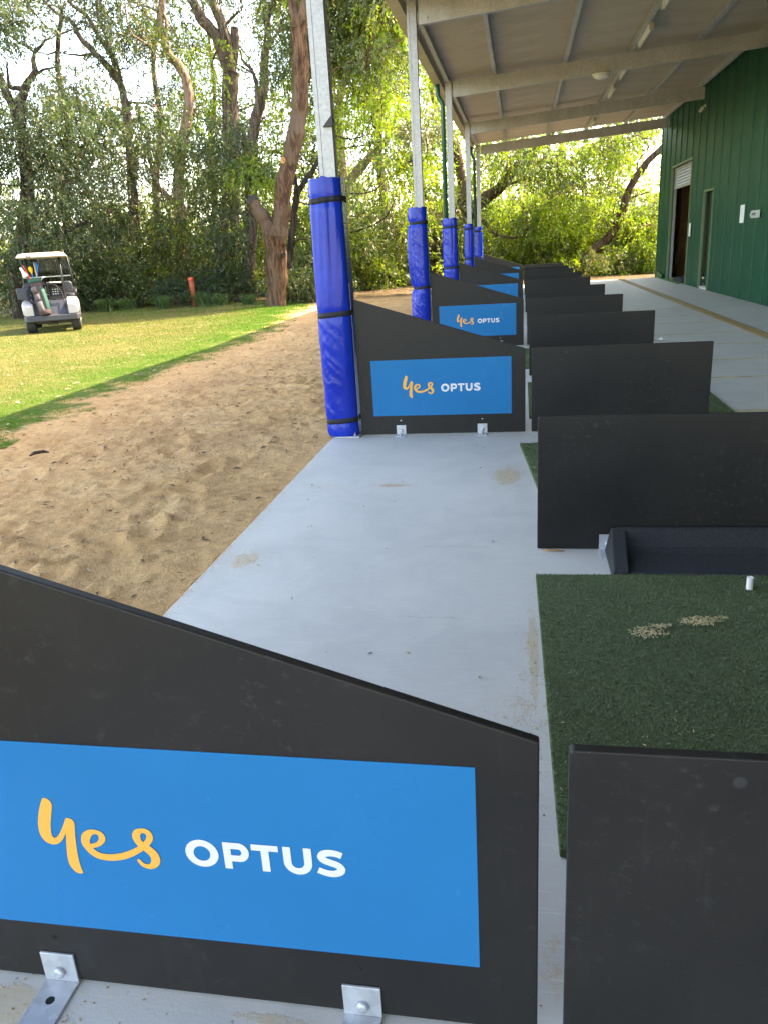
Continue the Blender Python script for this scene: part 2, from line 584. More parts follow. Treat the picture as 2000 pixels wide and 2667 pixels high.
def copy_tree(o, parent=None):
    c = o.copy()
    COL.objects.link(c)
    c.parent = parent
    for ch in list(o.children):
        copy_tree(ch, c)
    return c


def vnoise(x, y, freq, seed):
    r = np.random.default_rng(seed)
    g = r.random((256, 256)).astype(np.float32)
    X, Y = x * freq, y * freq
    xi, yi = np.floor(X).astype(int), np.floor(Y).astype(int)
    fx, fy = X - xi, Y - yi
    fx = fx * fx * (3 - 2 * fx)
    fy = fy * fy * (3 - 2 * fy)
    a = g[xi & 255, yi & 255]
    b = g[(xi + 1) & 255, yi & 255]
    c = g[xi & 255, (yi + 1) & 255]
    d = g[(xi + 1) & 255, (yi + 1) & 255]
    return (a * (1 - fx) + b * fx) * (1 - fy) + (c * (1 - fx) + d * fx) * fy


def smooth_path(pts, n=6):
    """Catmull-Rom through tuples of any length"""
    P = [np.array(p, float) for p in pts]
    P = [2 * P[0] - P[1]] + P + [2 * P[-1] - P[-2]]
    out = []
    for i in range(1, len(P) - 2):
        for k in range(n):
            t = k / n
            out.append(0.5 * ((2 * P[i]) + (-P[i - 1] + P[i + 1]) * t + (2 * P[i - 1] - 5 * P[i] + 4 * P[i + 1] - P[i + 2]) * t * t
                              + (-P[i - 1] + 3 * P[i] - 3 * P[i + 1] + P[i + 2]) * t ** 3))
    out.append(P[-2])
    return out


def at(u, v, Y):
    """point of the plane y = Y seen at photograph position u, v: used to survey where the trees stand"""
    d = CAM_R @ np.array([(u - 1000) / 2013.96, 1.0, -(v - 1333.5) / 2013.96])
    t = Y / d[1]
    return np.array([0, 0, CAM_H]) + t * d

# ================================================================== SETTING
YP = {1: 1.0, 3: 5.55, 5: 10.54, 7: 15.55, 9: 20.72, 11: 25.5}                       # sloped sign panels and posts
YD = {1: 0.985, 2: 3.28, 3: 5.56, 4: 8.04, 5: 10.54, 6: 12.94, 7: 15.55, 8: 18.0, 9: 20.72, 10: 22.9, 11: 25.5}
SLAB_X0, SLAB_Y1, WALL_X = -1.39, 25.95, 4.15


def turf_edge(y):
    return -4.42 - 0.03 * (y - 6) - 0.14 * np.maximum(y - 14, 0)


def ground_height(x, y):
    n = vnoise(x, y, 0.5, 1) - 0.5
    und = 0.05 * n
    ridge = 1 - np.abs(2 * vnoise(x + 0.25 * vnoise(x, y, 3, 9), y, 3.1, 2) - 1)
    ridge2 = 1 - np.abs(2 * vnoise(x * 0.8, y + 0.1 * vnoise(x, y, 7, 8), 11.0, 3) - 1)
    sand = 0.040 * (vnoise(x, y, 1.7, 4) - 0.5) + 0.024 * (ridge ** 2 - 0.4) + 0.036 * (ridge2 ** 2 - 0.4) * (0.4 + 1.2 * vnoise(x, y, 1.3, 14)) + 0.026 * (vnoise(x, y, 15, 5) - 0.5) + 0.009 * (vnoise(x, y, 31, 6) - 0.5)
    clod = np.clip(vnoise(x, y, 17, 7) - 0.66, 0, 1) * 0.085 * (vnoise(x, y, 1.1, 15) > 0.42)
    k = np.clip((x - turf_edge(y)) * 0.8 + 0.4, 0.12, 1)
    near_slab = np.clip((SLAB_X0 - x) / 0.35, 0.25, 1)
    z = und * np.clip((SLAB_X0 - x) / 2, 0, 1) + (0.56 * sand + 0.9 * clod) * k * near_slab - 0.016
    # scattered foot marks
    r = np.random.default_rng(5)
    for i in range(90):
        fx, fy, a = r.uniform(-4.6, -1.6), r.uniform(1.6, 9.5), r.uniform(0, PI)
        dx, dy = x - fx, y - fy
        m = (np.abs(dx) < 0.3) & (np.abs(dy) < 0.3)
        u = (dx[m] * math.cos(a) + dy[m] * math.sin(a)) / 0.15
        w = (-dx[m] * math.sin(a) + dy[m] * math.cos(a)) / 0.06
        d = u * u + w * w
        z[m] += -0.022 * np.exp(-d) + 0.012 * np.exp(-(np.sqrt(d) - 1.5) ** 2 * 6)
    return z


def spaced(*segs):
    out = []
    for a, b, st in segs:
        out += list(np.arange(a, b - 1e-6, st))
    return np.array(out + [segs[-1][1]])


gx = np.concatenate([-np.geomspace(900, 22, 22), spaced((-20, -8, 0.3), (-8, -4.8, 0.05), (-4.8, -1.41, 0.028)), [-1.395, -1.33], spaced((-1.0, 14, 1.0)), np.geomspace(16, 900, 20)])
gy = np.concatenate([-np.geomspace(400, 3, 14), spaced((-2, 1.2, 0.4), (1.2, 8, 0.03), (8, 14, 0.06), (14, 26.2, 0.12), (26.4, 60, 0.8)), np.geomspace(62, 1500, 20)])
GX, GY = np.meshgrid(gx, gy, indexing='ij')
GZ = ground_height(GX, GY)
under = (GX > SLAB_X0 + 0.03) & (GX < 14.5) & (GY < SLAB_Y1 - 0.1) & (GY > -4.9)
GZ[under] = -0.2
nx, ny = len(gx), len(gy)
idx = np.arange(nx * ny).reshape(nx, ny)
GF = np.stack([idx[:-1, :-1], idx[1:, :-1], idx[1:, 1:], idx[:-1, 1:]], -1).reshape(-1, 4)
tag(mesh_np('ground', np.stack([GX, GY, GZ], -1).reshape(-1, 3), GF, M['ground'], smooth=True), kind='structure')

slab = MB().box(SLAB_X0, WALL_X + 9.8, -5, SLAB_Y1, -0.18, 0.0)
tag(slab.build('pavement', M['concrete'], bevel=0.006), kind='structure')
for i, (y, x0, x1, w) in enumerate(((6.12, 1.5, 2.93, 0.03), (7.62, 1.3, 2.93, 0.025), (8.72, 1.3, 2.93, 0.02), (9.97, 1.3, 2.93, 0.025), (11.1, 1.3, 2.93, 0.025), (12.5, 1.3, 2.93, 0.025), (13.6, 1.3, 2.93, 0.02), (15.0, 1.3, 2.93, 0.02))):
    tag(MB().box(x0, x1, y - w / 2, y + w / 2, 0.0005, 0.004).build('painted_line', M['yellow']),
        ('%s thin yellow line painted across the concrete beside the divider boards' % ['nearest', 'second', 'third', 'fourth', 'fifth', 'sixth', 'seventh', 'eighth'][i]), 'painted line', 'yellow bay lines on the pavement')

# trench drain -------------------------------------------------
dr = empty('trench_drain', (0, 0, 0), 0, 'long tan slotted drain grate set in the concrete along the shed', 'drain')
MB().box(2.945, 3.115, -4, SLAB_Y1 - 0.02, 0.0006, 0.003).build('channel', M['dark'], dr)
for x in (2.945, 3.103):
    MB().box(x, x + 0.012, -4, SLAB_Y1 - 0.02, 0.0032, 0.009).build('rail', M['grate'], dr)
m = MB()
y = 4.0
while y < SLAB_Y1 - 0.05:
    m.box(2.958, 3.102, y, y + 0.034, 0.0034, 0.011)
    y += 0.055
tag(m.build('grate_bars', M['grate'], dr, fix=False), kind='stuff')

# ------------------------------------------------------------------ shed
shed = empty('shed', (WALL_X, 12, 0), 0, 'dark green steel shed with open veranda roof on galvanised posts', 'building')
SO = Vector((WALL_X, 12, 0))


def sp(o):
    """child built in world coordinates -> local to the shed"""
    o.location = o.location - SO
    return o


def part(mb, name, mat, parent=shed, **k):
    o = mb.build(name, mat, parent, **k)
    if parent is shed:
        o.location = -SO
    return o


OPEN = [(21.72, 24.43, -0.1, 2.97), (19.20, 20.10, -0.1, 2.12)]
wall = part(MB().box(WALL_X + 0.05, WALL_X + 0.06, -5, -4.9, 0, 4.4), 'wall', M['wall'])
COVER = 0.762


def rib(y):
    p = (y - 15.70) % COVER
    if p < 0.03:
        return 0.022 * math.sin(PI * p / 0.03) + 0.003
    return 0.0045 if int((p - 0.03) / 0.0305) % 2 else 0.0


k = 0
y0 = 15.70 - COVER * 27
while y0 < 26.4:
    y1 = min(y0 + COVER, 26.42)
    cuts = sorted({y0, y1} | {c for o_ in OPEN for c in o_[:2] if y0 < c < y1})
    mb = MB()
    for a, b in zip(cuts, cuts[1:]):
        zb = -0.02
        for o_ in OPEN:
            if a >= o_[0] - 1e-6 and b <= o_[1] + 1e-6:
                zb = o_[3]
        ys = sorted({a, b} | {yy for yy in [y0 + 0.0075 * i for i in range(5)] if a < yy < b} | {y0 + 0.03 + 0.0305 * i + e for i in range(25) for e in (0, 0.004) if a < y0 + 0.03 + 0.0305 * i + e < b})
        vsx, fsx = [], []
        for yy in ys:
            off = rib(min(yy + 1e-5, b - 1e-5))
            vsx += [(WALL_X - off, yy, zb), (WALL_X - off, yy, 4.47)]
        for i in range(len(ys) - 1):
            fsx.append((2 * i, 2 * i + 1, 2 * i + 3, 2 * i + 2))
        mb.add(vsx, fsx)
    mb.build('cladding_sheet', M['wall'], wall, fix=False)
    y0 += COVER
# behind the cladding: shell, end walls, interior
part(MB().box(WALL_X + 0.02, WALL_X + 0.06, -5, 19.2, 0, 4.46).box(WALL_X + 0.02, WALL_X + 0.06, 20.1, 21.72, 0, 4.46).box(WALL_X + 0.02, WALL_X + 0.06, 24.43, 26.4, 0, 4.46)
     .box(WALL_X + 0.02, WALL_X + 0.06, 19.2, 20.1, 2.12, 4.46).box(WALL_X + 0.02, WALL_X + 0.06, 21.72, 24.43, 2.97, 4.46), 'wall_lining', M['green_dark'])
part(MB().box(WALL_X - 0.028, 13.9, 26.425, 26.46, -0.1, 4.5), 'end_wall', M['wall'])
part(MB().box(WALL_X + 0.07, 13.9, 26.30, 26.40, 0, 4.4), 'plywood_lining', M['ply'])
part(MB().box(13.8, 13.9, -5, 26.3, -0.1, 4.5), 'back_wall', M['wall'])
part(MB().box(WALL_X + 0.07, 13.75, -5.1, -5.0, -0.1, 4.5), 'side_wall', M['wall'])
part(MB().prism([(WALL_X + 0.0, 4.50), (9.0, 5.3), (14.0, 4.5), (14.0, 4.56), (9.0, 5.36), (WALL_X, 4.56)], 'y', -5.1, 26.55), 'main_roof', M['wall'])
part(MB().box(WALL_X + 0.3, WALL_X + 0.4, 25.2, 25.3, 0.0, 4.2), 'inner_post', M['bark_dark'])
# corner flashing, opening trims
part(MB().box(WALL_X - 0.032, WALL_X + 0.01, 26.40, 26.424, 0, 4.46), 'corner_flashing', M['trim'])
for nm, a, b, zt in (('roller_trim', 21.72, 24.43, 2.97), ('door_trim', 19.20, 20.10, 2.12)):
    t = part(MB().box(WALL_X - 0.035, WALL_X + 0.02, a - 0.03, a, 0, zt + 0.04).box(WALL_X - 0.035, WALL_X + 0.02, b, b + 0.03, 0, zt + 0.04)
             .box(WALL_X - 0.035, WALL_X + 0.02, a, b, zt, zt + 0.04), nm, M['trim'])
rd = part(MB().box(WALL_X + 0.05, WALL_X + 0.11, 21.74, 21.80, 0, 2.97), 'roller_door', M['galv'])
prof = []
for i in range(7):
    z = 2.97 - i * 0.074
    mb = MB()
    pr = [(WALL_X + 0.10, z), (WALL_X + 0.075, z - 0.010), (WALL_X + 0.062, z - 0.037), (WALL_X + 0.075, z - 0.062), (WALL_X + 0.10, z - 0.073), (WALL_X + 0.105, z - 0.037)]
    mb.prism(pr, 'y', 21.80, 24.35)
    mb.build('roller_slat', M['zinc'], rd)
MB().box(WALL_X + 0.05, WALL_X + 0.11, 24.35, 24.41, 0, 2.97).build('guide_rail', M['galv'], rd)
MB().box(WALL_X + 0.055, WALL_X + 0.115, 21.79, 24.36, 2.415, 2.45).build('bottom_rail', M['zinc'], rd)
do = part(MB().box(WALL_X + 0.10, WALL_X + 0.14, 19.21, 20.09, 0.06, 2.11), 'door', M['green_dark'], bevel=0.004)
MB().lathe([(0.012, 0), (0.012, 0.05), (0.03, 0.055), (0.03, 0.075), (0.02, 0.085)], 12, (0, 0, 0), 'x').xf(Matrix.Translation((WALL_X + 0.10, 19.30, 1.02)) @ Matrix.Rotation(PI, 4, 'Z')).build('handle', M['zinc'], do)
part(MB().box(WALL_X + 0.0, WALL_X + 0.3, 19.22, 20.08, 0.0, 0.055), 'door_step', M['concrete'])

# veranda frame
SLOPE = 0.06


def beam_z(x):
    return 3.82 + SLOPE * (x + 1.2)


PX0, PX1 = -1.345, -1.235
post0 = None
for ki, yk in YP.items():
    ztop = 4.10
    # C-section, open towards the building
    pr = [(PX0, yk), (PX0 + 0.028, yk), (PX0 + 0.030, yk + 0.004), (PX0 + 0.05, yk + 0.004), (PX0 + 0.052, yk), (PX1, yk), (PX1, yk + 0.02), (PX1 - 0.003, yk + 0.02), (PX1 - 0.003, yk + 0.004), (PX0 + 0.004, yk + 0.006),
          (PX0 + 0.004, yk + 0.096), (PX1 - 0.003, yk + 0.096), (PX1 - 0.003, yk + 0.08), (PX1, yk + 0.08), (PX1, yk + 0.1), (PX0, yk + 0.1)]
    p = part(MB().prism(pr, 'z', 0.0, ztop), 'post', M['galv'])
    MB().box(PX0 - 0.02, PX1 + 0.055, yk - 0.075, yk + 0.13, 0.001, 0.011).build('base_plate', M['zinc'], p)
    for dx in (PX0 + 0.02, PX1 + 0.02):
        MB().lathe([(0.011, 0.011), (0.011, 0.024), (0.006, 0.025), (0.006, 0.04)], 6, (dx, yk - 0.055, 0)).build('bolt', M['zinc'], p)
    if ki == 3:
        MB().add([(PX1 - 0.055, yk - 0.03, 2.10), (PX1 + 0.012, yk - 0.03, 2.17), (PX1 + 0.012, yk - 0.03, 2.10), (PX1 - 0.055, yk + 0.0, 2.10), (PX1 + 0.012, yk + 0.0, 2.17), (PX1 + 0.012, yk + 0.0, 2.10)],
                 [(0, 1, 2), (3, 5, 4), (0, 3, 4, 1), (1, 4, 5, 2), (2, 5, 3, 0)]).build('clip', M['cart_black'], p)
    # beam: lipped C
    xs0, xs1 = -1.205, WALL_X - 0.03
    mb = MB()
    H = 0.25
    yb = yk + 0.012
    cs = [(yb, 0), (yb + 0.075, 0), (yb + 0.075, 0.018), (yb + 0.072, 0.018), (yb + 0.072, 0.003), (yb + 0.003, 0.003), (yb + 0.003, H - 0.003), (yb + 0.072, H - 0.003), (yb + 0.072, H - 0.018), (yb + 0.075, H - 0.018), (yb + 0.075, H), (yb, H)]
    n = len(cs)
    vv = [(xs0, c[0], beam_z(xs0) + c[1]) for c in cs] + [(xs1, c[0], beam_z(xs1) + c[1]) for c in cs]
    mb.add(vv, [(i, (i + 1) % n, n + (i + 1) % n, n + i) for i in range(n)] + [tuple(range(n))[::-1], tuple(range(n, 2 * n))])
    b = part(mb, 'beam', M['beam'])
    for x in (-1.1, -0.42, 0.80, 1.93, 3.0, 4.02):
        for dz in (0.06, 0.19):
            MB().lathe([(0.012, 0), (0.012, 0.010), (0.006, 0.011), (0.006, 0.018)], 6, (0, 0, 0), 'y').xf(Matrix.Translation((x, yb, beam_z(x) + dz)) @ Matrix.Rotation(PI, 4, 'Z')).build('bolt', M['zinc'], b)
# purlins on top of the beams
PUR = [(-1.30, 0.12), (-0.47, 0.10), (0.75, 0.10), (1.85, 0.10), (2.95, 0.10), (4.03, 0.10)]
for x, h in PUR:
    z = beam_z(x) + 0.25 + 0.001
    cs = [(x - 0.032, z), (x + 0.032, z), (x + 0.032, z + 0.012), (x + 0.029, z + 0.012), (x + 0.029, z + 0.003), (x - 0.029, z + 0.003), (x - 0.029, z + h - 0.004), (x + 0.029, z + h - 0.004), (x + 0.032, z + h - 0.001), (x - 0.032, z + h - 0.001)]
    part(MB().prism(cs, 'y', -4.5, 25.85), 'purlin', M['beam'])
# corrugated roof sheets, ribs run down the slope
SH = 0.762
nc = 10
mb = MB()
vv, ff = [], []
nn = nc * 6
for i in range(nn + 1):
    yy = SH * i / nn
    dz = 0.0085 * math.sin(2 * PI * i / 6)
    for x in (-1.56, 4.14):
        vv.append((x, yy, beam_z(x) + 0.25 + 0.101 + 0.0085 + dz))
for i in range(nn):
    ff.append((2 * i, 2 * i + 1, 2 * i + 3, 2 * i + 2))
vr = part(MB().box(-1.56, 4.14, 25.86, 25.90, 4.33, 4.36).xf(Matrix.Translation((0, 0, 0))), 'veranda_roof', M['beam'])
vr.data.clear_geometry()
me = vr.data
bv = [(-1.56, 25.80, beam_z(-1.56) + 0.352), (4.14, 25.80, beam_z(4.14) + 0.352), (4.14, 25.92, beam_z(4.14) + 0.352), (-1.56, 25.92, beam_z(-1.56) + 0.352)]
bv += [(a, b_, c + 0.025 + 0.03) for a, b_, c in bv]
me.from_pydata(bv, [], [(0, 3, 2, 1), (4, 5, 6, 7), (0, 1, 5, 4), (1, 2, 6, 5), (2, 3, 7, 6), (3, 0, 4, 7)])
s0 = MB().add(vv, ff, True).build('roof_sheet', M['roof'], vr, fix=False)
yy = 25.82 - SH
first = True
while yy > -4.8:
    if first:
        s0.location = (0, yy, 0)
        first = False
    else:
        share('roof_sheet', s0, vr, (0, yy, 0))
    yy -= SH
# gutter
gz = beam_z(-1.5) + 0.25
gp = [(-1.56, gz + 0.13), (-1.56, gz + 0.0), (-1.42, gz + 0.0), (-1.42, gz + 0.10), (-1.424, gz + 0.10), (-1.424, gz + 0.004), (-1.556, gz + 0.004), (-1.556, gz + 0.13)]
part(MB().prism(gp, 'y', -4.8, 25.9), 'gutter', M['cream'])
for yk in (YP[7], YP[11]):
    yd = yk + 0.055
    pts = [(-1.49, yd, gz + 0.02), (-1.49, yd, gz - 0.14), (-1.48, yd, gz - 0.19), (-1.415, yd, gz - 0.30), (-1.405, yd, gz - 0.35), (-1.405, yd, 0.02)]
    part(MB().tube(pts, 0.042, 14), 'downpipe', M['green_pipe'])

# fittings of the shed that can be taken off
for i, (y, nm) in enumerate(((12.0, 'batten light under the roof purlin at the top edge'), (14.28, 'long batten light under the purlin beyond the second beam from the top'), (17.0, 'batten light half hidden behind the beam carrying the oval lamp'),
                             (19.13, 'batten light hanging between the third and fourth roof beams'), (23.83, 'batten light closest to the far end of the veranda roof'))):
    x = 1.90
    z = beam_z(x) + 0.25
    e = empty('batten_light', (x, y, z), 0, nm, 'light', 'batten lights under the veranda')
    ln = 0.62
    MB().box(-0.03, 0.03, -ln, ln, -0.035, -0.001).build('body', M['white'], e, bevel=0.006)
    MB().tube([(0, -ln + 0.03, -0.055), (0, ln - 0.03, -0.055)], 0.030, 14).build('diffuser', M['white'], e)
    for s_ in (-1, 1):
        MB().box(-0.036, 0.036, s_ * ln - 0.03, s_ * ln + 0.03, -0.092, -0.0005).build('end_cap', M['cream'], e, bevel=0.008)
e = empty('bulkhead_lamp', (1.37, YP[7] - 0.0, beam_z(1.37) + 0.0), 0, 'white oval lamp fixed under a galvanised roof beam', 'lamp')
MB().lathe([(0.15, 0.0), (0.165, -0.012), (0.16, -0.03)], 24).xf(Matrix.Scale(0.8, 4, (0, 1, 0))).build('rim', M['white'], e)
MB().lathe([(0.15, -0.03), (0.135, -0.06), (0.09, -0.085), (0.03, -0.095)], 24).xf(Matrix.Scale(0.8, 4, (0, 1, 0))).build('diffuser', M['white'], e)


def security_camera(loc, rz, label):
    e = empty('security_camera', loc, rz, label, 'camera', 'security cameras')
    e.scale = (0.7, 0.7, 0.7)
    MB().lathe([(0.05, 0.0), (0.05, 0.02), (0.03, 0.03), (0.025, 0.07)], 16, axis='y').build('mount', M['white'], e)
    MB().lathe([(0.02, -0.02), (0.045, -0.015), (0.05, 0.03), (0.05, 0.12), (0.04, 0.16), (0.02, 0.165)], 16, axis='y').xf(Matrix.Translation((0, 0.09, -0.05)) @ Matrix.Rotation(R(-55), 4, 'X')).build('housing', M['white'], e)
    MB().lathe([(0.026, 0.0), (0.03, 0.012), (0.01, 0.013)], 16, axis='y').xf(Matrix.Translation((0, 0.09, -0.05)) @ Matrix.Rotation(R(-55), 4, 'X') @ Matrix.Translation((0, 0.163, 0))).build('lens', M['dark'], e)


security_camera((WALL_X - 0.03, 20.55, 3.97), R(90), 'small white security camera high on the green wall below a beam end')
security_camera((-1.29, YP[11] - 0.003, 4.02), R(180), 'tiny white security camera at the top of the farthest post')

for y0_, y1_, z0_, z1_, lab in ((21.36, 21.56, 1.17, 1.48, 'white notice between the roller door and narrow door on green wall'), (16.46, 16.76, 1.39, 1.71, 'white notice sheet on the green wall left of grey arrow sign')):
    tag(MB().box(WALL_X - 0.034, WALL_X - 0.030, y0_, y1_, z0_, z1_).build('notice', M['paper']), lab, 'notice')
e = empty('arrow_sign', (WALL_X - 0.036, 15.72, 1.52), 0, 'small grey arrow shaped sign on the green wall pointing left', 'sign')
MB().prism([(-0.30, -0.065), (0.24, -0.065), (0.33, 0.0), (0.24, 0.065), (-0.30, 0.065)], 'x', -0.004, 0.004).build('plate', M['grey_sign'], e)
for i in range(5):
    MB().box(-0.0055, -0.0042, -0.05 + 0.05 * i, -0.02 + 0.05 * i, -0.02, 0.025).build('lettering', M['cart_grey'], e)
e = empty('floor_mat', (4.1, 23.3, 0), 0, 'bright green floor mat curling up at the roller door threshold', 'mat')
pts = [(-0.30, -1.3), (0.5, -1.3), (0.75, 1.0), (0.75, 3.2), (0.05, 3.2), (-0.02, 2.6), (-0.10, 1.2)]
MB().prism([(x, y) for x, y in ((-0.09, -1.1), (0.75, -1.1), (0.75, 2.9), (0.02, 2.9), (-0.05, 1.3))], 'z', 0.002, 0.03).build('pile', M['green_mat'], e)
MB().add([(-0.09, 1.4, 0.031), (0.02, 2.9, 0.031), (0.02, 2.95, 0.19), (-0.03, 1.5, 0.12), (-0.08, 1.4, 0.031), (0.03, 2.9, 0.031), (0.03, 2.95, 0.19), (-0.02, 1.5, 0.12)], [(0, 1, 2, 3), (7, 6, 5, 4), (0, 4, 5, 1), (3, 2, 6, 7), (1, 5, 6, 2), (0, 3, 7, 4)]).build('curled_edge', M['green_mat'], e)
tag(MB().prism([(22.0, 0.032), (23.1, 0.032), (23.1, 0.11), (22.7, 0.15), (22.25, 0.14), (22.0, 0.08)], 'x', 4.10, 4.34).build('doormat_roll', M['rubber'], bevel=0.01), 'low black rubber block lying on the green mat in the doorway', 'mat')

# ================================================================== BOARDS
BT = 0.019       # board thickness


def make_bracket(parent, x, side=-1, loose=True, foot=0.10):
    """galvanised angle on the camera side of a board; x centre, board face at y=0"""
    w = 0.035
    b = MB().box(x - w, x + w, -0.0055, -0.0006, 0.001, 0.073).box(x - w, x + w, -foot, -0.0056, 0.001, 0.006).build('bracket', M['zinc'], parent, bevel=0.0012)
    MB().lathe([(0.0115, 0), (0.0125, 0.004), (0.011, 0.008), (0.004, 0.009)], 6, (0, 0, 0), 'y').xf(Matrix.Translation((x + 0.001, -0.0056, 0.030)) @ Matrix.Rotation(PI, 4, 'Z')).build('bolt', M['zinc'], b)
    if loose:
        MB().lathe([(0.0085, 0.0061), (0.0085, 0.0066)], 16, (x, -0.048, 0)).build('hole', M['dark'], b)
    else:
        MB().lathe([(0.011, 0.0061), (0.011, 0.013), (0.006, 0.014), (0.005, 0.026)], 6, (x, -0.05, 0)).build('anchor_bolt', M['zinc'], b)
    return b


def ribbon(path, y0=0.0, dy=1e-6, scale=0.001, caps=True):
    """variable-width flat stroke: path of (x, z, width) in mm, each segment a hair prouder than the last"""
    mb = MB()
    P = [np.array(p[:2]) * scale for p in path]
    W = [p[2] * scale / 2 for p in path]
    L, Rr = [], []
    for i in range(len(P)):
        d = P[min(i + 1, len(P) - 1)] - P[max(i - 1, 0)]
        d = d / (np.linalg.norm(d) + 1e-12)
        nrm = np.array([-d[1], d[0]])
        L.append(P[i] + nrm * W[i])
        Rr.append(P[i] - nrm * W[i])
    vs = []
    for i in range(len(P)):
        y = y0 - dy * i
        vs += [(L[i][0], y, L[i][1]), (Rr[i][0], y, Rr[i][1])]
    mb.add(vs, [(2 * i, 2 * i + 2, 2 * i + 3, 2 * i + 1) for i in range(len(P) - 1)])
    if caps:
        for c, w, nxt, y in ((P[0], W[0], P[1], y0), (P[-1], W[-1], P[-2], y0 - dy * (len(P) - 1))):
            d = (c - nxt) / np.linalg.norm(c - nxt)
            a0 = math.atan2(d[1], d[0])
            ring = [(c[0] + w * math.cos(a0 - PI / 2 + PI * k / 10), y, c[1] + w * math.sin(a0 - PI / 2 + PI * k / 10)) for k in range(11)]
            mb.add(ring, [tuple(range(11))])
    return mb


YES_Y = [(-824.9, 436.5), (-821.0, 436.3), (-816.7, 433.6), (-813.0, 428.6), (-811.9, 422.5), (-813.9, 413.4), (-818.2, 398.7), (-822.3, 383.9), (-824.7, 372.8), (-826.3, 361.7), (-825.8, 354.4), (-823.3, 350.6), (-819.1, 351.0), (-814.1, 355.5), (-807.8, 364.3), (-800.7, 376.7), (-795.0, 388.0), (-791.7, 394.6), (-789.2, 396.6), (-785.2, 396.4), (-779.4, 393.9), (-776.4, 388.7), (-776.3, 381.5), (-779.4, 362.2), (-781.5, 343.7), (-783.2, 323.3), (-783.7, 300.8), (-782.1, 284.0), (-780.7, 276.6), (-783.4, 273.7), (-790.8, 273.7), (-796.7, 277.3), (-801.7, 284.9), (-805.1, 296.8), (-804.9, 311.9), (-802.5, 330.7), (-799.5, 349.4), (-797.6, 362.4), (-802.0, 354.7), (-807.9, 345.9), (-816.0, 338.7), (-824.1, 335.6), (-832.3, 335.4), (-840.6, 339.3), (-846.9, 347.9), (-849.7, 359.7), (-848.9, 374.4), (-846.0, 389.2), (-840.9, 405.8), (-835.4, 419.7), (-830.2, 430.8), (-827.3, 435.4)]
YES_ES = [(-754.2, 338.9, 9.2), (-746.7, 340.1, 9.2), (-738.8, 343.6, 9.5), (-731.9, 350.1, 10.8), (-728.4, 356.8, 12.3), (-729.2, 364.5, 11.8), (-734.3, 369.3, 10.1), (-741.6, 370.5, 9.8), (-750.1, 367.9, 12.8), (-757.6, 360.5, 16.4), (-761.4, 352.0, 16.4), (-762.0, 342.8, 16.0), (-758.4, 333.9, 15.4), (-751.3, 324.4, 15.1), (-741.2, 318.3, 14.7), (-728.7, 316.2, 14.4), (-714.1, 316.9, 14.4), (-697.4, 320.7, 14.1), (-680.2, 327.9, 13.4), (-664.4, 337.2, 12.1), (-651.7, 346.6, 11.5), (-643.2, 355.5, 11.5), (-637.1, 365.0, 12.1), (-636.8, 374.9, 11.8), (-642.1, 380.3, 10.8), (-649.8, 381.0, 10.1), (-657.4, 377.5, 12.8), (-661.5, 369.1, 15.1), (-660.5, 359.3, 14.4), (-654.3, 349.9, 14.7), (-643.3, 341.0, 17.0), (-635.4, 331.8, 17.3), (-632.9, 321.1, 17.0), (-635.6, 311.6, 15.4), (-643.1, 304.4, 11.8), (-651.2, 303.3, 9.8), (-659.3, 306.5, 8.5), (-663.9, 312.5, 7.2), (-665.1, 315.2, 6.5)]


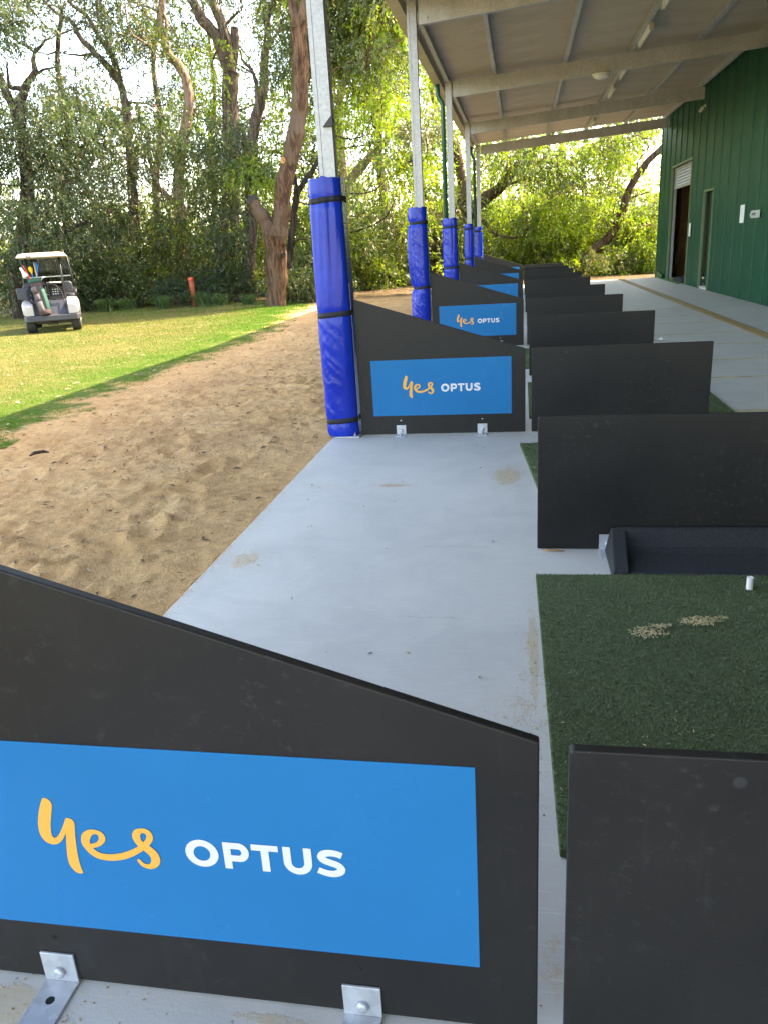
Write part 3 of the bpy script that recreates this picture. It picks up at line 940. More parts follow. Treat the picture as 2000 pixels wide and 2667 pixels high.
def make_lettering(sign):
    yl = -0.0022
    # yes
    mb = MB()
    out = smooth_path(YES_Y + YES_Y[:1], 3)[:-1]
    mb.add([(x * 0.001, yl, z * 0.001) for x, z in out], [tuple(range(len(out)))])
    rb = ribbon(smooth_path(YES_ES, 6), yl - 0.0001)
    mb.add(rb.v, rb.f)
    me = mb.build('lettering', M['orange'], sign, fix=False)
    bm = bmesh.new()
    bm.from_mesh(me.data)
    bmesh.ops.triangulate(bm, faces=bm.faces)
    for f in bm.faces:
        if f.normal.y > 0:
            f.normal_flip()
    bm.to_mesh(me.data)
    bm.free()
    # OPTUS
    mb = MB()
    n = 40
    ring = []
    for k in range(n):
        t = 2 * PI * k / n
        ring += [((-543.8 + 30.1 * math.cos(t)) * 0.001, yl, (342.2 + 28.9 * math.sin(t)) * 0.001), ((-543.7 + 15.3 * math.cos(t)) * 0.001, yl, (341.8 + 15.6 * math.sin(t)) * 0.001)]
    mb.add(ring, [(2 * k, 2 * ((k + 1) % n), 2 * ((k + 1) % n) + 1, 2 * k + 1) for k in range(n)])

    def stroke(pts, off=0.0, caps=False):
        r_ = ribbon(pts, yl - off, caps=caps)
        mb.add(r_.v, r_.f)
    stroke([(-497.2, 313.9, 13.5), (-497.2, 340, 13.5), (-497.2, 370, 13.5)])
    arc = [(-476 + 13.2 * 0.86 * math.cos(t), 350.1 + 13.2 * math.sin(t), 13.4) for t in np.linspace(PI / 2, -PI / 2, 18)]
    stroke([(-500, 363.3, 13.3), (-490, 363.3, 13.3)] + arc + [(-490, 336.9, 13.3), (-500, 336.9, 13.3)], 0.0001)
    stroke([(-453.0, 363.7, 12.6), (-430, 363.7, 12.6), (-405.2, 363.7, 12.6)])
    stroke([(-429.4, 314.2, 14), (-429.4, 340, 14), (-429.4, 360, 14)], 0.0001)
    ua = [(-372.2 + 18.0 * math.cos(t), 338.4 + 18.0 * math.sin(t), 13.7) for t in np.linspace(PI, 2 * PI, 22)]
    stroke([(-390.2, 370.2, 13.7), (-390.2, 350, 13.7)] + ua + [(-354.2, 350, 13.7), (-354.2, 370.2, 13.7)])
    stroke(smooth_path([(-295, 359.8, 13), (-304, 363.3, 13.2), (-316, 364.3, 13.6), (-326.5, 361.3, 13.8), (-330.4, 354.6, 13.8), (-326, 348.3, 13.8), (-315, 343.9, 14), (-303.5, 339.6, 14), (-297.6, 332.5, 13.8), (-301, 325, 13.8), (-312, 320.8, 13.6), (-325, 322.2, 13.2), (-337.6, 326.8, 13)], 5))
    o = mb.build('lettering', M['white_letter'], sign, fix=False)
    bm = bmesh.new()
    bm.from_mesh(o.data)
    for f in bm.faces:
        if f.normal.y > 0:
            f.normal_flip()
    bm.to_mesh(o.data)
    bm.free()


PL, PR, DL, DR = -1.175, 0.0255, 0.0685, 1.2693
BRX = {'P': (-0.877, -0.282), 'D': (0.370, 0.968)}
PLAB = {1: 'largest sloped black panel with the big blue sign, closest to the camera',
        3: 'sloped black panel with whole blue sign beside the nearest padded post',
        5: 'sloped black panel behind it whose blue sign is cut at lower left, lettering still showing',
        7: 'sloped black panel with a blue triangle of sign showing, third row back',
        9: 'sloped black panel with a small blue triangle showing, second from the far end',
        11: 'farthest sloped black panel with only a sliver of blue sign'}


def make_panel():
    root = empty('sign_panel', (0, YP[1], 0), 0, PLAB[1], 'panel', 'sloped sign panels between the hitting bays')
    MB().prism([(PL, 0.006), (PR, 0.006), (PR, 0.60), (PL, 0.988)], 'y', 0.0, BT).build('board', M['board'], root, bevel=0.0035, seg=3)
    s = MB().box(-1.0775, -0.0715, -0.0012, -0.0002, 0.1437, 0.550).build('sign', M['sign'], root)
    make_lettering(s)
    for x in BRX['P']:
        MB().lathe([(0.005, 0.0), (0.0055, 0.0008)], 10, (0, 0, 0), 'y').xf(Matrix.Translation((x + 0.0, -0.0001, 0.108)) @ Matrix.Rotation(PI, 4, 'Z')).build('screw_or_hole', M['zinc'], root)
    return root


pan = make_panel()
for ki, yk in YP.items():
    o = pan if ki == 1 else copy_tree(pan)
    o.location = (0, yk, 0)
    o['label'] = PLAB[ki]
for c_ in pan.children:
    if c_.name.startswith('screw_or_hole'):
        c_.data = c_.data.copy()
        c_.data.materials[0] = M['dark']  # nearest panel: disc coloured dark in place of an open hole's shade
for o in [c for c in COL.objects if c.name.startswith('sign_panel')]:
    near = abs(o.location.y - 1.0) < 0.01
    for x in BRX['P']:
        if near or o.location.y < 12:
            make_bracket(o, x, loose=near, foot=0.135 if near else 0.085)

ORD = ['', 'plain black divider board cut off by the bottom right corner', 'wide plain black divider board standing behind the black ball tray', 'plain black divider board, third from the camera, with green mat corner at its right end',
       'fourth plain black divider board counting from the camera', 'fifth plain black divider board counting from the camera', 'sixth plain black divider board counting from the camera', 'seventh plain black divider board counting from the camera',
       'eighth plain black divider board counting from the camera', 'ninth plain black divider board, third from the far end', 'tenth plain black divider board, second from the far end', 'farthest plain black divider board in the row']


def make_divider():
    root = empty('divider_board', (0, YD[1], 0), 0, ORD[1], 'divider', 'plain divider boards between the hitting bays')
    MB().prism([(DL, 0.004), (DR, 0.004), (DR, 0.595), (DR - 0.005, 0.60), (DL + 0.005, 0.60), (DL, 0.595)], 'y', 0.0, BT).build('board', M['board'], root, bevel=0.003, seg=3)
    for x in BRX['D']:
        make_bracket(root, x, loose=False, foot=0.10)
    return root


div = make_divider()
jit = {2: -0.001, 4: 0.006, 6: 0.012, 8: 0.004, 10: 0.006}
for ki, yk in YD.items():
    o = div if ki == 1 else copy_tree(div)
    o.location = (jit.get(ki, 0.0), yk, 0)
    o['label'] = ORD[ki]

# ================================================================== POST PADS
PADLAB = {3: 'tall shiny blue pad strapped round the nearest veranda post', 5: 'wrinkled blue pad with a deep vertical fold round the second post',
          7: 'blue pad round the third post, beside the green downpipe', 9: 'slim blue pad round the fourth post back', 11: 'farthest blue pad on the last veranda post'}


def make_pad(ki, nt, nz):
    yk = YP[ki]
    cx, cy = -1.308, yk + 0.04
    Hh = 1.79
    e = empty('post_pad', (cx, cy, 0), 0, PADLAB[ki], 'pad', 'blue pads strapped round the veranda posts')
    straps = {3: (0.125, 0.89, 1.645), 5: (0.13, 0.80, 1.60), 7: (0.13, 0.90, 1.63), 9: (0.13, 0.95, 1.66), 11: (0.13, 0.90, 1.66)}[ki]
    th = np.linspace(0, 2 * PI, nt, endpoint=False)
    zz = np.linspace(0.012, Hh, nz)
    TH, ZZ = np.meshgrid(th, zz)
    base = 0.131 if ki != 9 else 0.118
    # rounded towards the range, flatter where the cover closes
    c, s = np.cos(TH), np.sin(TH)
    r = base / (np.abs(c) ** 2.6 + np.abs(s * 1.04) ** 2.6) ** (1 / 2.6)
    prof = 1 + 0.035 * np.sin(PI * np.clip((ZZ - 0.3) / 1.2, 0, 1)) - 0.05 * np.clip((ZZ - 1.62) / 0.17, 0, 1) - 0.10 * np.clip((0.06 - ZZ) / 0.06, 0, 1) ** 2
    r = r * (0.94 + 0.06 * prof) * prof
    sd = ki * 10
    arc = TH * 0.13
    wz = {3: np.clip((1.05 - ZZ) / 0.25, 0.05, 1), 5: 0.9 + 0 * ZZ, 7: 0.9 + 0 * ZZ, 9: 0.25 + 0 * ZZ, 11: 0.5 + 0 * ZZ}[ki]
    front = np.clip(0.6 - 0.6 * c, 0.15, 1)
    w1 = (1 - np.abs(2 * vnoise(arc * 1.0 + 3 * ZZ * 0.12, ZZ + arc * 0.9, 15, sd) - 1)) ** 2.0
    w2 = (1 - np.abs(2 * vnoise(arc + 9, ZZ - 1.2 * arc, 30, sd + 1) - 1)) ** 2
    r = r + wz * front * (0.0055 * (w1 - 0.35) + 0.0022 * (w2 - 0.35))
    if ki in (3, 7, 9, 11):
        fl = np.clip((ZZ - 0.95) / 0.25, 0, 1) * np.clip((1.72 - ZZ) / 0.1, 0.3, 1)
        r = r + fl * (0.0035 * np.sin(TH * 8 + 1.1 + 0.8 * ZZ) + 0.0022 * np.sin(TH * 15 + 2 * np.sin(ZZ * 2.2)))
    for zs in straps:
        d = ZZ - zs
        pinch = np.exp(-(d / 0.035) ** 2)
        r = r - (0.007 if ki != 5 else 0.007 + 0.022 * np.clip(-c, 0, 1) * (zs > 0.5)) * pinch
        if ki == 5 and 0.5 < zs < 1.2:
            r = r - 0.020 * np.clip(-c, 0, 1) * np.exp(-(d / 0.16) ** 2)
        fold = np.sin(TH * 9 + sd + 3 * np.sin(TH * 2 + sd)) * np.exp(-np.abs(np.abs(d) - 0.045) / 0.06) * np.where(np.abs(d) > 0.022, 1, 0.2)
        r = r + (0.0045 if ki in (5, 7) else 0.0022) * wz * fold * front
    if ki == 5:
        for (t0, wd, dp, za, zb) in ((3.75, 0.16, 0.055, 0.02, 1.70), (4.15, 0.10, 0.012, 0.3, 1.5)):
            tt = t0 + 0.22 * np.sin((ZZ - 0.2) * 2.6) + 0.10 * np.clip(ZZ - 0.85, 0, 1)
            g = np.exp(-((TH - tt) / wd) ** 2) * np.clip((ZZ - za) / 0.1, 0, 1) * np.clip((zb - ZZ) / 0.1, 0, 1)
            bulge = np.exp(-((TH - tt + 0.42) / 0.3) ** 2)
            r = r - dp * g * (0.55 + 0.45 * np.cos((ZZ - 1.2) * 4.0)) + 0.02 * bulge * np.exp(-((ZZ - 1.25) / 0.35) ** 2)
    X = r * c
    Y = r * s * (1.0 if ki != 3 else 1.0)
    X = np.minimum(X, 0.118 - 0.010 * np.clip((ZZ - 1.0), 0, 1) + 0.0 * X)
    if ki in (7, 11):
        X = np.where(X < 0, X * 1.28, X)
    V = np.stack([X, Y, ZZ], -1).reshape(-1, 3)
    ii = np.arange(nt * nz).reshape(nz, nt)
    F = np.stack([ii[:-1, :], np.roll(ii, -1, 1)[:-1, :], np.roll(ii, -1, 1)[1:, :], ii[1:, :]], -1).reshape(-1, 4)
    # top edge wobble
    top = V.reshape(nz, nt, 3)
    top[-1, :, 2] += 0.006 * np.sin(th * 5 + ki) + 0.004 * np.sin(th * 11)
    mesh_np('cover', V, F, M['vinyl'], e, smooth=True)
    # foam and top face
    rim = top[-2] * np.array([0.985, 0.985, 1.0])
    mb = MB()
    mb.add([tuple(p) for p in rim] + [(p[0] * 0.45, p[1] * 0.45, p[2] - 0.004) for p in rim], [(k, (k + 1) % nt, nt + (k + 1) % nt, nt + k) for k in range(nt)])
    mb.build('foam', M['foam'], e)
    for zs in straps:
        row = top[np.argmin(np.abs(zz - zs))]
        hw = 0.019
        V2, F2 = [], []
        for q, (dz, gr) in enumerate(((-hw, 1.0), (-hw, 1.022), (hw, 1.022), (hw, 1.0))):
            for p in row:
                V2.append((p[0] * gr * 1.005, p[1] * gr * 1.005, zs + dz + 0.01 * math.sin(math.atan2(p[1], p[0]) + 2.0)))
        for q in range(3):
            for k in range(nt):
                F2.append((q * nt + k, q * nt + (k + 1) % nt, (q + 1) * nt + (k + 1) % nt, (q + 1) * nt + k))
        mesh_np('strap', V2, F2, M['strap'], e, smooth=False)
    mb = MB()
    pts = [(0.1185, -0.055 - 0.006 * math.sin(z * 7), z) for z in np.linspace(0.05, 1.1, 14)]
    mb.tube(pts, 0.0022, 6)
    mb.build('seam', M['edge'], e)


for ki in (3, 5, 7, 9, 11):
    make_pad(ki, 80 if ki < 7 else 56, 190 if ki < 7 else 100)

# ================================================================== TEE MATS, TRAY, TEE
MW, ML = 1.5, 1.535


def pile_mesh(name, n, blade, wid, parent, seed, palette):
    r = np.random.default_rng(seed)
    x = r.uniform(0, MW, n)
    y = r.uniform(0, ML, n)
    # a few extra blades hang over the edges
    a = r.uniform(0, 2 * PI, n)
    lean = r.uniform(0.2, 1.2, n) * blade
    hgt = blade * r.uniform(0.5, 1.1, n)
    P = np.stack([x, y, np.full(n, 0.020)], -1)
    side = np.stack([-np.sin(a), np.cos(a), np.zeros(n)], -1) * (wid * r.uniform(0.7, 1.3, n))[:, None]
    tip = P + np.stack([np.cos(a) * lean, np.sin(a) * lean, hgt], -1)
    mid = P + np.stack([np.cos(a) * lean * 0.35, np.sin(a) * lean * 0.35, hgt * 0.75], -1)
    V = np.stack([P - side, P + side, mid + side * 0.9, tip], 1).reshape(-1, 3)
    F = np.arange(n * 4).reshape(n, 4)
    pal = np.array(palette)
    c = pal[r.integers(0, len(pal), n)] * r.uniform(0.75, 1.25, n)[:, None]
    big = vnoise(x, y, 2.2, seed + 3) * 0.5 + 0.75
    c = c * big[:, None]
    return mesh_np(name, V, F, M['mat_blade'], parent, np.repeat(c, 4, 0))


MATPAL = [(0.094, 0.130, 0.056), (0.106, 0.144, 0.063), (0.082, 0.114, 0.050), (0.122, 0.158, 0.072)]
MATLAB = {1: 'dark green tee mat filling the nearest bay beside the white rubber tee', 2: 'green tee mat whose left edge shows behind the second divider board',
          3: 'green tee mat with its corner showing right of the third divider board', 4: 'green tee mat edge showing left of the fourth divider board'}
far_pile = None
M['mat_base'] = simple('mat_backing', (0.068, 0.096, 0.040), 0.95)
for b, (x0, yf) in {1: (0.082, 1.420), 2: (0.139, 3.617), 3: (0.055, 6.0), 4: (0.03, 8.5)}.items():
    e = empty('tee_mat', (x0, yf, 0.001), {1: R(1.0), 2: R(5.7)}.get(b, 0.0), MATLAB[b], 'mat', 'green tee mats in the bays')
    MB().box(0, MW, 0, ML, 0, 0.021).build('backing', M['mat_base'], e, bevel=0.004)
    if b == 1:
        tag(pile_mesh('pile', 135000, 0.0055, 0.0010, e, 3, MATPAL), kind='stuff')
    elif far_pile is None:
        far_pile = pile_mesh('pile', 36000, 0.007, 0.0026, e, 4, MATPAL)
        tag(far_pile, kind='stuff')
    else:
        share('pile', far_pile, e)

# straw-coloured clippings trodden into the mat
r = np.random.default_rng(21)
V, F, C = [], [], []
for (cx, cy, rx, ry, ang, n) in ((0.418, 2.452, 0.068, 0.042, 0.08, 200), (0.605, 2.545, 0.074, 0.036, 0.15, 280), (0.69, 2.575, 0.018, 0.012, 0, 30), (0.47, 2.50, 0.05, 0.018, 0.1, 90), (0.5, 1.25 + 0.6, 0.5, 0.4, 0, 25)):
    for i in range(n):
        rr, t = r.random() ** 0.7 * (0.75 + 0.35 * r.random()), r.uniform(0, 2 * PI)
        px, py = rr * rx * math.cos(t), rr * ry * math.sin(t)
        x, y = cx + px * math.cos(ang) - py * math.sin(ang), cy + px * math.sin(ang) + py * math.cos(ang)
        a, ln, w = r.uniform(0, 2 * PI), r.uniform(0.003, 0.006), r.uniform(0.0007, 0.0014)
        d = np.array([math.cos(a), math.sin(a), r.uniform(-0.3, 0.3)]) * ln
        s = np.array([-math.sin(a), math.cos(a), 0]) * w
        p = np.array([x, y, 0.033 + r.uniform(-0.004, 0.003)])
        k = len(V)
        V += [p - d - s, p - d + s, p + d + s, p + d - s]
        F.append((k, k + 1, k + 2, k + 3))
        g = r.uniform(0.7, 1.15)
        C += [(0.72 * g, 0.58 * g, 0.34 * g)] * 4
tag(mesh_np('dry_clippings', np.array(V), F, M['mat_blade'], None, np.array(C)), 'pale straw clippings trodden into the nearest green mat', 'clippings', kind='stuff')

e = empty('rubber_tee', (0.842, 2.838, 0.022), 0, 'short white rubber tee tube standing on the nearest green mat', 'tee')
MB().lathe([(0.0125, 0.0), (0.0118, 0.003), (0.0118, 0.045), (0.0125, 0.048), (0.0095, 0.0485), (0.0090, 0.044), (0.0085, 0.02)], 20).build('tube', M['tee'], e)
MB().lathe([(0.009, 0.018), (0.0091, 0.019)], 20).build('bore', M['dark'], e)

# ball tray: thick foam-rubber trough
e = empty('ball_tray', (0, 0, 0), 0, 'long black rubber ball tray between green mat and second divider board', 'tray')
X0, X1 = 0.352, 1.30
sec = [(2.968, 0.001), (3.262, 0.001), (3.272, 0.105), (3.262, 0.116), (3.245, 0.116), (3.234, 0.106), (3.222, 0.070), (3.205, 0.045), (3.175, 0.030), (3.13, 0.024), (3.02, 0.020), (2.985, 0.022), (2.968, 0.016)]
MB().prism(sec, 'x', X0 + 0.05, X1).build('trough', M['rubber'], e, bevel=0.004)
endp = [(2.968, 0.001), (3.262, 0.001), (3.272, 0.105), (3.255, 0.114), (3.20, 0.100), (3.10, 0.066), (2.99, 0.040), (2.968, 0.030)]
n = len(endp)
vv = [(X0 + 0.004 + 0.045 * (p[1] / 0.1) * 0.5, p[0], p[1]) for p in endp] + [(X0 + 0.066 + 0.02 * (p[1] / 0.1), p[0], p[1] * 0.99) for p in endp]
MB().add(vv, [(i, (i + 1) % n, n + (i + 1) % n, n + i) for i in range(n)] + [tuple(range(n))[::-1], tuple(range(n, 2 * n))]).build('end_wall', M['rubber'], e, bevel=0.006)

# white plastic scrap by the fifth divider
e = MB()
pts = []
for i in range(7):
    for j in range(4):
        pts.append((1.62 + 0.03 * i + 0.008 * random.random(), 10.50 + 0.03 * j, 0.006 + 0.028 * random.random()))
e.add(pts, [(i * 4 + j, i * 4 + j + 1, i * 4 + j + 5, i * 4 + j + 4) for i in range(6) for j in range(3)])
tag(e.build('plastic_scrap', M['paper']), 'crumpled white plastic scrap on concrete beside the fifth divider board', 'scrap')

# ================================================================== GOLF CART
cart = empty('golf_cart', (-10.36, 16.37, -0.02), R(30), 'white golf cart with cream roof parked on the grass, seen from behind', 'golf cart')


def cp(mb, name, mat, parent=cart, **k):
    return mb.build(name, mat, parent, **k)


def wheel(x, y, sgn):
    w = 0.20
    t = cp(MB().lathe([(0.12, -w / 2), (0.20, -w / 2), (0.225, -w / 2 + 0.02), (0.231, -w / 2 + 0.05), (0.231, w / 2 - 0.05), (0.225, w / 2 - 0.02), (0.20, w / 2), (0.12, w / 2)], 32, (x, y, 0.231), 'x'), 'wheel', M['tyre'])
    a, b = (w / 2 - 0.03, w / 2 + 0.004)
    MB().lathe([(0.128, a), (0.125, b), (0.10, b - 0.03), (0.05, b - 0.02), (0.045, b + 0.012), (0.02, b + 0.014)], 24, (0, 0, 0), 'x').xf(Matrix.Translation((x, y, 0.231)) @ (Matrix.Rotation(0 if sgn > 0 else PI, 4, 'Z'))).build('rim', M['alloy'], t)


for x, y in ((-0.47, 0), (0.47, 0), (-0.45, 1.66), (0.45, 1.66)):
    wheel(x, y, 1 if x > 0 else -1)
# chassis, bumper, bag well
cp(MB().box(-0.40, 0.40, -0.10, 1.9, 0.20, 0.30), 'chassis', M['cart_black'])
cp(MB().tube([(-0.37, 0, 0.231), (0.37, 0, 0.231)], 0.05, 10).box(-0.12, 0.1, -0.1, 0.12, 0.16, 0.3), 'axle', M['cart_black'])
cp(MB().prism([(-0.52, -0.34), (0.52, -0.34), (0.585, -0.24), (0.585, 0.16), (0.52, 0.2), (-0.52, 0.2), (-0.585, 0.16), (-0.585, -0.24)], 'z', 0.255, 0.385), 'bumper', M['cart_grey'], bevel=0.02)
cp(MB().prism([(-0.33, 0.386), (-0.20, 0.386), (-0.10, 0.69), (0.0, 0.70), (0.25, 0.70), (0.25, 0.36), (-0.33, 0.36)], 'x', -0.36, 0.36), 'bag_well', M['cart_grey'], bevel=0.015)


def fender(sg):
    # loft of cross sections from the rear corner forwards
    secs = []
    for t in np.linspace(0, 1, 12):
        y = -0.335 + 1.05 * t
        top = 0.60 + 0.13 * math.sin(min(1, t * 2.2) * PI / 2) - 0.03 * max(0, t - 0.6)
        bot = 0.39 if t < 0.12 or t > 0.62 else 0.39 + 0.12 * math.sin((t - 0.12) / 0.5 * PI)
        xo = 0.565 + 0.035 * math.sin(min(1, t * 2.5) * PI / 2)
        xi = 0.355
        sec = [(xi, bot), (xo - 0.03, bot), (xo, bot + 0.03), (xo, top - 0.10), (xo - 0.03, top - 0.035), (xo - 0.10, top), (xi, top)]
        secs.append([(sg * a, y, b) for a, b in sec])
    mb = MB()
    n = 7
    vv = [p for s in secs for p in s]
    ff = [(i * n + k, i * n + (k + 1) % n, (i + 1) * n + (k + 1) % n, (i + 1) * n + k) for i in range(11) for k in range(n)]
    ff += [tuple(range(n)), tuple(11 * n + k for k in reversed(range(n)))]
    return mb.add(vv, ff)


for sg in (-1, 1):
    cp(fender(sg), 'rear_fender', M['cart_white'], bevel=0.012)
# side sills, floor, cowl
cp(MB().box(-0.55, 0.55, 0.72, 1.36, 0.30, 0.345), 'floor_pan', M['cart_grey'], bevel=0.01)
for sg in (-1, 1):
    cp(MB().prism([(0.70, 0.28), (1.36, 0.28), (1.30, 0.42), (0.76, 0.42)], 'x', sg * 0.575 - 0.02, sg * 0.575 + 0.02), 'sill', M['cart_grey'], bevel=0.01)
cp(MB().prism([(1.30, 0.33), (1.38, 0.74), (1.46, 0.80), (1.72, 0.72), (2.06, 0.52), (2.10, 0.33), (1.92, 0.33), (1.86, 0.47), (1.66, 0.53), (1.46, 0.47), (1.40, 0.33)], 'x', -0.56, 0.56), 'front_cowl', M['cart_white'], bevel=0.03)
cp(MB().prism([(1.33, 0.70), (1.40, 0.92), (1.47, 0.92), (1.52, 0.80)], 'x', -0.55, 0.55), 'dashboard', M['cart_black'], bevel=0.02)
cp(MB().box(-0.54, 0.54, 0.26, 0.74, 0.701, 0.80), 'seat', M['cart_grey'], bevel=0.04, seg=3)
for sg in (-1, 1):
    cp(MB().prism([(sg * 0.04, 0.84), (sg * 0.50, 0.84), (sg * 0.525, 0.90), (sg * 0.52, 1.02), (sg * 0.47, 1.07), (sg * 0.08, 1.07), (sg * 0.04, 1.03)], 'y', 0.20, 0.28), 'backrest', M['cart_grey'], bevel=0.02, seg=3)
    cp(MB().tube([(sg * 0.56, 0.28, 0.72), (sg * 0.575, 0.32, 0.86), (sg * 0.575, 0.44, 0.90), (sg * 0.57, 0.58, 0.88), (sg * 0.555, 0.66, 0.74)], 0.02, 8), 'armrest', M['cart_black'])
# left rear carrier bag panel
cp(MB().prism([(-0.64, 0.74), (-0.40, 0.72), (-0.40, 0.97), (-0.62, 0.985), (-0.645, 0.96)], 'y', -0.06, 0.02), 'side_box', M['cart_grey'], bevel=0.015)
# struts, roof, screen
for sg in (-1, 1):
    cp(MB().tube([(sg * 0.33, 0.05, 0.70), (sg * 0.34, 0.02, 1.0), (sg * 0.345, -0.06, 1.60)], 0.020, 8), 'rear_strut', M['cart_black'])
    cp(MB().tube([(sg * 0.565, 1.50, 0.70), (sg * 0.56, 1.46, 0.9), (sg * 0.49, 1.16, 1.60)], 0.022, 8), 'front_strut', M['cart_black'])
cp(MB().tube([(-0.36, 0.04, 1.0), (0.36, 0.04, 1.0)], 0.018, 8), 'cross_rail', M['cart_black'])
roof_rings = []
for z, gx_, gy0, gy1 in ((1.585, 0.46, -0.36, 1.36), (1.595, 0.51, -0.42, 1.42), (1.615, 0.51, -0.42, 1.42), (1.675, 0.46, -0.36, 1.36), (1.695, 0.37, -0.26, 1.26)):
    c_ = 0.10
    roof_rings.append([(gx_ - c_, gy0, z), (gx_, gy0 + c_, z), (gx_, gy1 - c_, z), (gx_ - c_, gy1, z), (-gx_ + c_, gy1, z), (-gx_, gy1 - c_, z), (-gx_, gy0 + c_, z), (-gx_ + c_, gy0, z)])
mb = MB()
mb.add([p for r_ in roof_rings for p in r_], [(i * 8 + k, i * 8 + (k + 1) % 8, (i + 1) * 8 + (k + 1) % 8, (i + 1) * 8 + k) for i in range(4) for k in range(8)] + [tuple(range(8))[::-1], tuple(32 + k for k in range(8))])
rf = cp(mb, 'roof', M['cart_roof'], bevel=0.012)
pl = MB().box(-0.29, -0.20, -0.4235, -0.4165, 1.612, 1.645).build('number_plate', M['cart_black'], rf)
for dx in (-0.265, -0.245, -0.225):
    MB().box(dx - 0.007, dx + 0.007, -0.4255, -0.424, 1.619, 1.638).build('lettering', M['white_letter'], rf)


def screen(z0, z1):
    a = (z0 - 0.74) / 0.86
    b = (z1 - 0.74) / 0.86
    y0_, y1_ = 1.52 - 0.33 * a, 1.52 - 0.33 * b
    w0, w1 = 0.54 - 0.06 * a, 0.54 - 0.06 * b
    return MB().add([(-w0, y0_, z0), (w0, y0_, z0), (w1, y1_, z1), (-w1, y1_, z1), (-w0, y0_ + 0.005, z0), (w0, y0_ + 0.005, z0), (w1, y1_ + 0.005, z1), (-w1, y1_ + 0.005, z1)],
                    [(0, 1, 2, 3), (7, 6, 5, 4), (0, 4, 5, 1), (3, 2, 6, 7), (0, 3, 7, 4), (1, 5, 6, 2)])


wsn = cp(screen(0.80, 1.58), 'windscreen', M['glass'])
MB().add(screen(1.165, 1.19).v, screen(1.165, 1.19).f).xf(Matrix.Translation((0, -0.008, 0))).build('hinge_strip', M['white'], wsn)
# basket behind the seat
bk = cp(MB().box(0.0, 0.34, -0.10, 0.10, 1.02, 1.05).box(0.0, 0.34, 0.08, 0.10, 0.72, 1.02).box(0.0, 0.02, -0.10, 0.08, 0.72, 1.02).box(0.32, 0.34, -0.10, 0.08, 0.72, 1.02).box(0.02, 0.32, -0.10, 0.08, 0.72, 0.75), 'basket', M['cart_black'], bevel=0.006)
for i in range(3):
    for j in range(3):
        MB().box(0.085 + 0.05 * i, 0.110 + 0.05 * i, 0.076, 0.079, 0.80 + 0.05 * j, 0.825 + 0.05 * j).build('basket_hole', M['white'], bk)
MB().add([(0.0 + 0.3 * i / 8, -0.08 + 0.05 * j, 1.055 + 0.02 * random.random()) for i in range(9) for j in range(4)], [(i * 4 + j, i * 4 + j + 1, i * 4 + j + 5, i * 4 + j + 4) for i in range(8) for j in range(3)]).build('towel', M['paper'], bk)
cp(MB().tube([(0.10, -0.11, 1.03), (0.20, -0.14, 0.98), (0.27, -0.15, 0.86), (0.30, -0.14, 0.74), (0.30, -0.17, 0.66), (0.30, -0.235, 0.50)], 0.012, 6), 'bag_strap', M['strap'])
sw = cp(MB().tube([(-0.26 + 0.16 * math.cos(t), 1.24 + 0.08 * math.sin(t), 0.98 + 0.13 * math.sin(t)) for t in np.linspace(0, 2 * PI, 25)], 0.012, 8, cap=False), 'steering_wheel', M['cart_black'])
MB().tube([(-0.26, 1.24, 0.98), (-0.26, 1.42, 0.84)], 0.015, 8).build('steering_column', M['cart_black'], sw)

# golf bag on the back, leaning
CM = Matrix.Translation((-10.36, 16.37, -0.02)) @ Matrix.Rotation(R(30), 4, 'Z')
bagM = CM @ Matrix.Translation((-0.13, -0.27, 0.387)) @ Matrix.Rotation(R(-7), 4, 'Y') @ Matrix.Rotation(R(-9), 4, 'X')
bag = empty('golf_bag', (0, 0, 0), 0, 'grey and green golf bag strapped on the back of the cart', 'golf bag')
bag.matrix_world = bagM
BAGP = [(0.115, 0.0), (0.135, 0.02), (0.135, 0.1), (0.13, 0.3), (0.125, 0.5), (0.12, 0.62), (0.128, 0.70), (0.13, 0.75), (0.12, 0.78), (0.105, 0.78), (0.10, 0.73)]
MB().lathe(BAGP, 24).build('body', M['bag_plum'], bag)


def pocket(a0, a1, z0, z1, r0, bulge, name, mat):
    mb = MB()
    na, nz_ = 9, 9
    vv = []
    for i in range(na):
        for j in range(nz_):
            u, v = i / (na - 1), j / (nz_ - 1)
            a = a0 + (a1 - a0) * u
            rr = r0 + bulge * (math.sin(PI * u) * math.sin(PI * v)) ** 0.45 - (0.012 if u in (0, 1) or v in (0, 1) else 0)
            vv.append((rr * math.cos(a), rr * math.sin(a), z0 + (z1 - z0) * v))
    mb.add(vv, [(i * nz_ + j, (i + 1) * nz_ + j, (i + 1) * nz_ + j + 1, i * nz_ + j + 1) for i in range(na - 1) for j in range(nz_ - 1)], True)
    return mb.build(name, mat, bag)


pocket(R(-135), R(-78), 0.05, 0.30, 0.130, 0.045, 'pocket', M['bag_grey'])
pocket(R(-150), R(-95), 0.48, 0.62, 0.122, 0.06, 'pocket', M['bag_grey'])
pocket(R(-140), R(-85), 0.31, 0.46, 0.126, 0.03, 'pocket', M['bag_grey'])
pocket(R(-70), R(-10), 0.06, 0.60, 0.128, 0.04, 'side_pocket', M['bag_green'])
MB().lathe([(0.136, 0.70), (0.142, 0.72), (0.142, 0.77), (0.134, 0.785), (0.112, 0.785)], 24).build('collar', M['bag_green'], bag)
MB().tube([(-0.13, -0.02, 0.66), (-0.24, -0.03, 0.55), (-0.25, -0.03, 0.38), (-0.14, -0.02, 0.22)], 0.02, 8).build('shoulder_strap', M['strap'], bag)


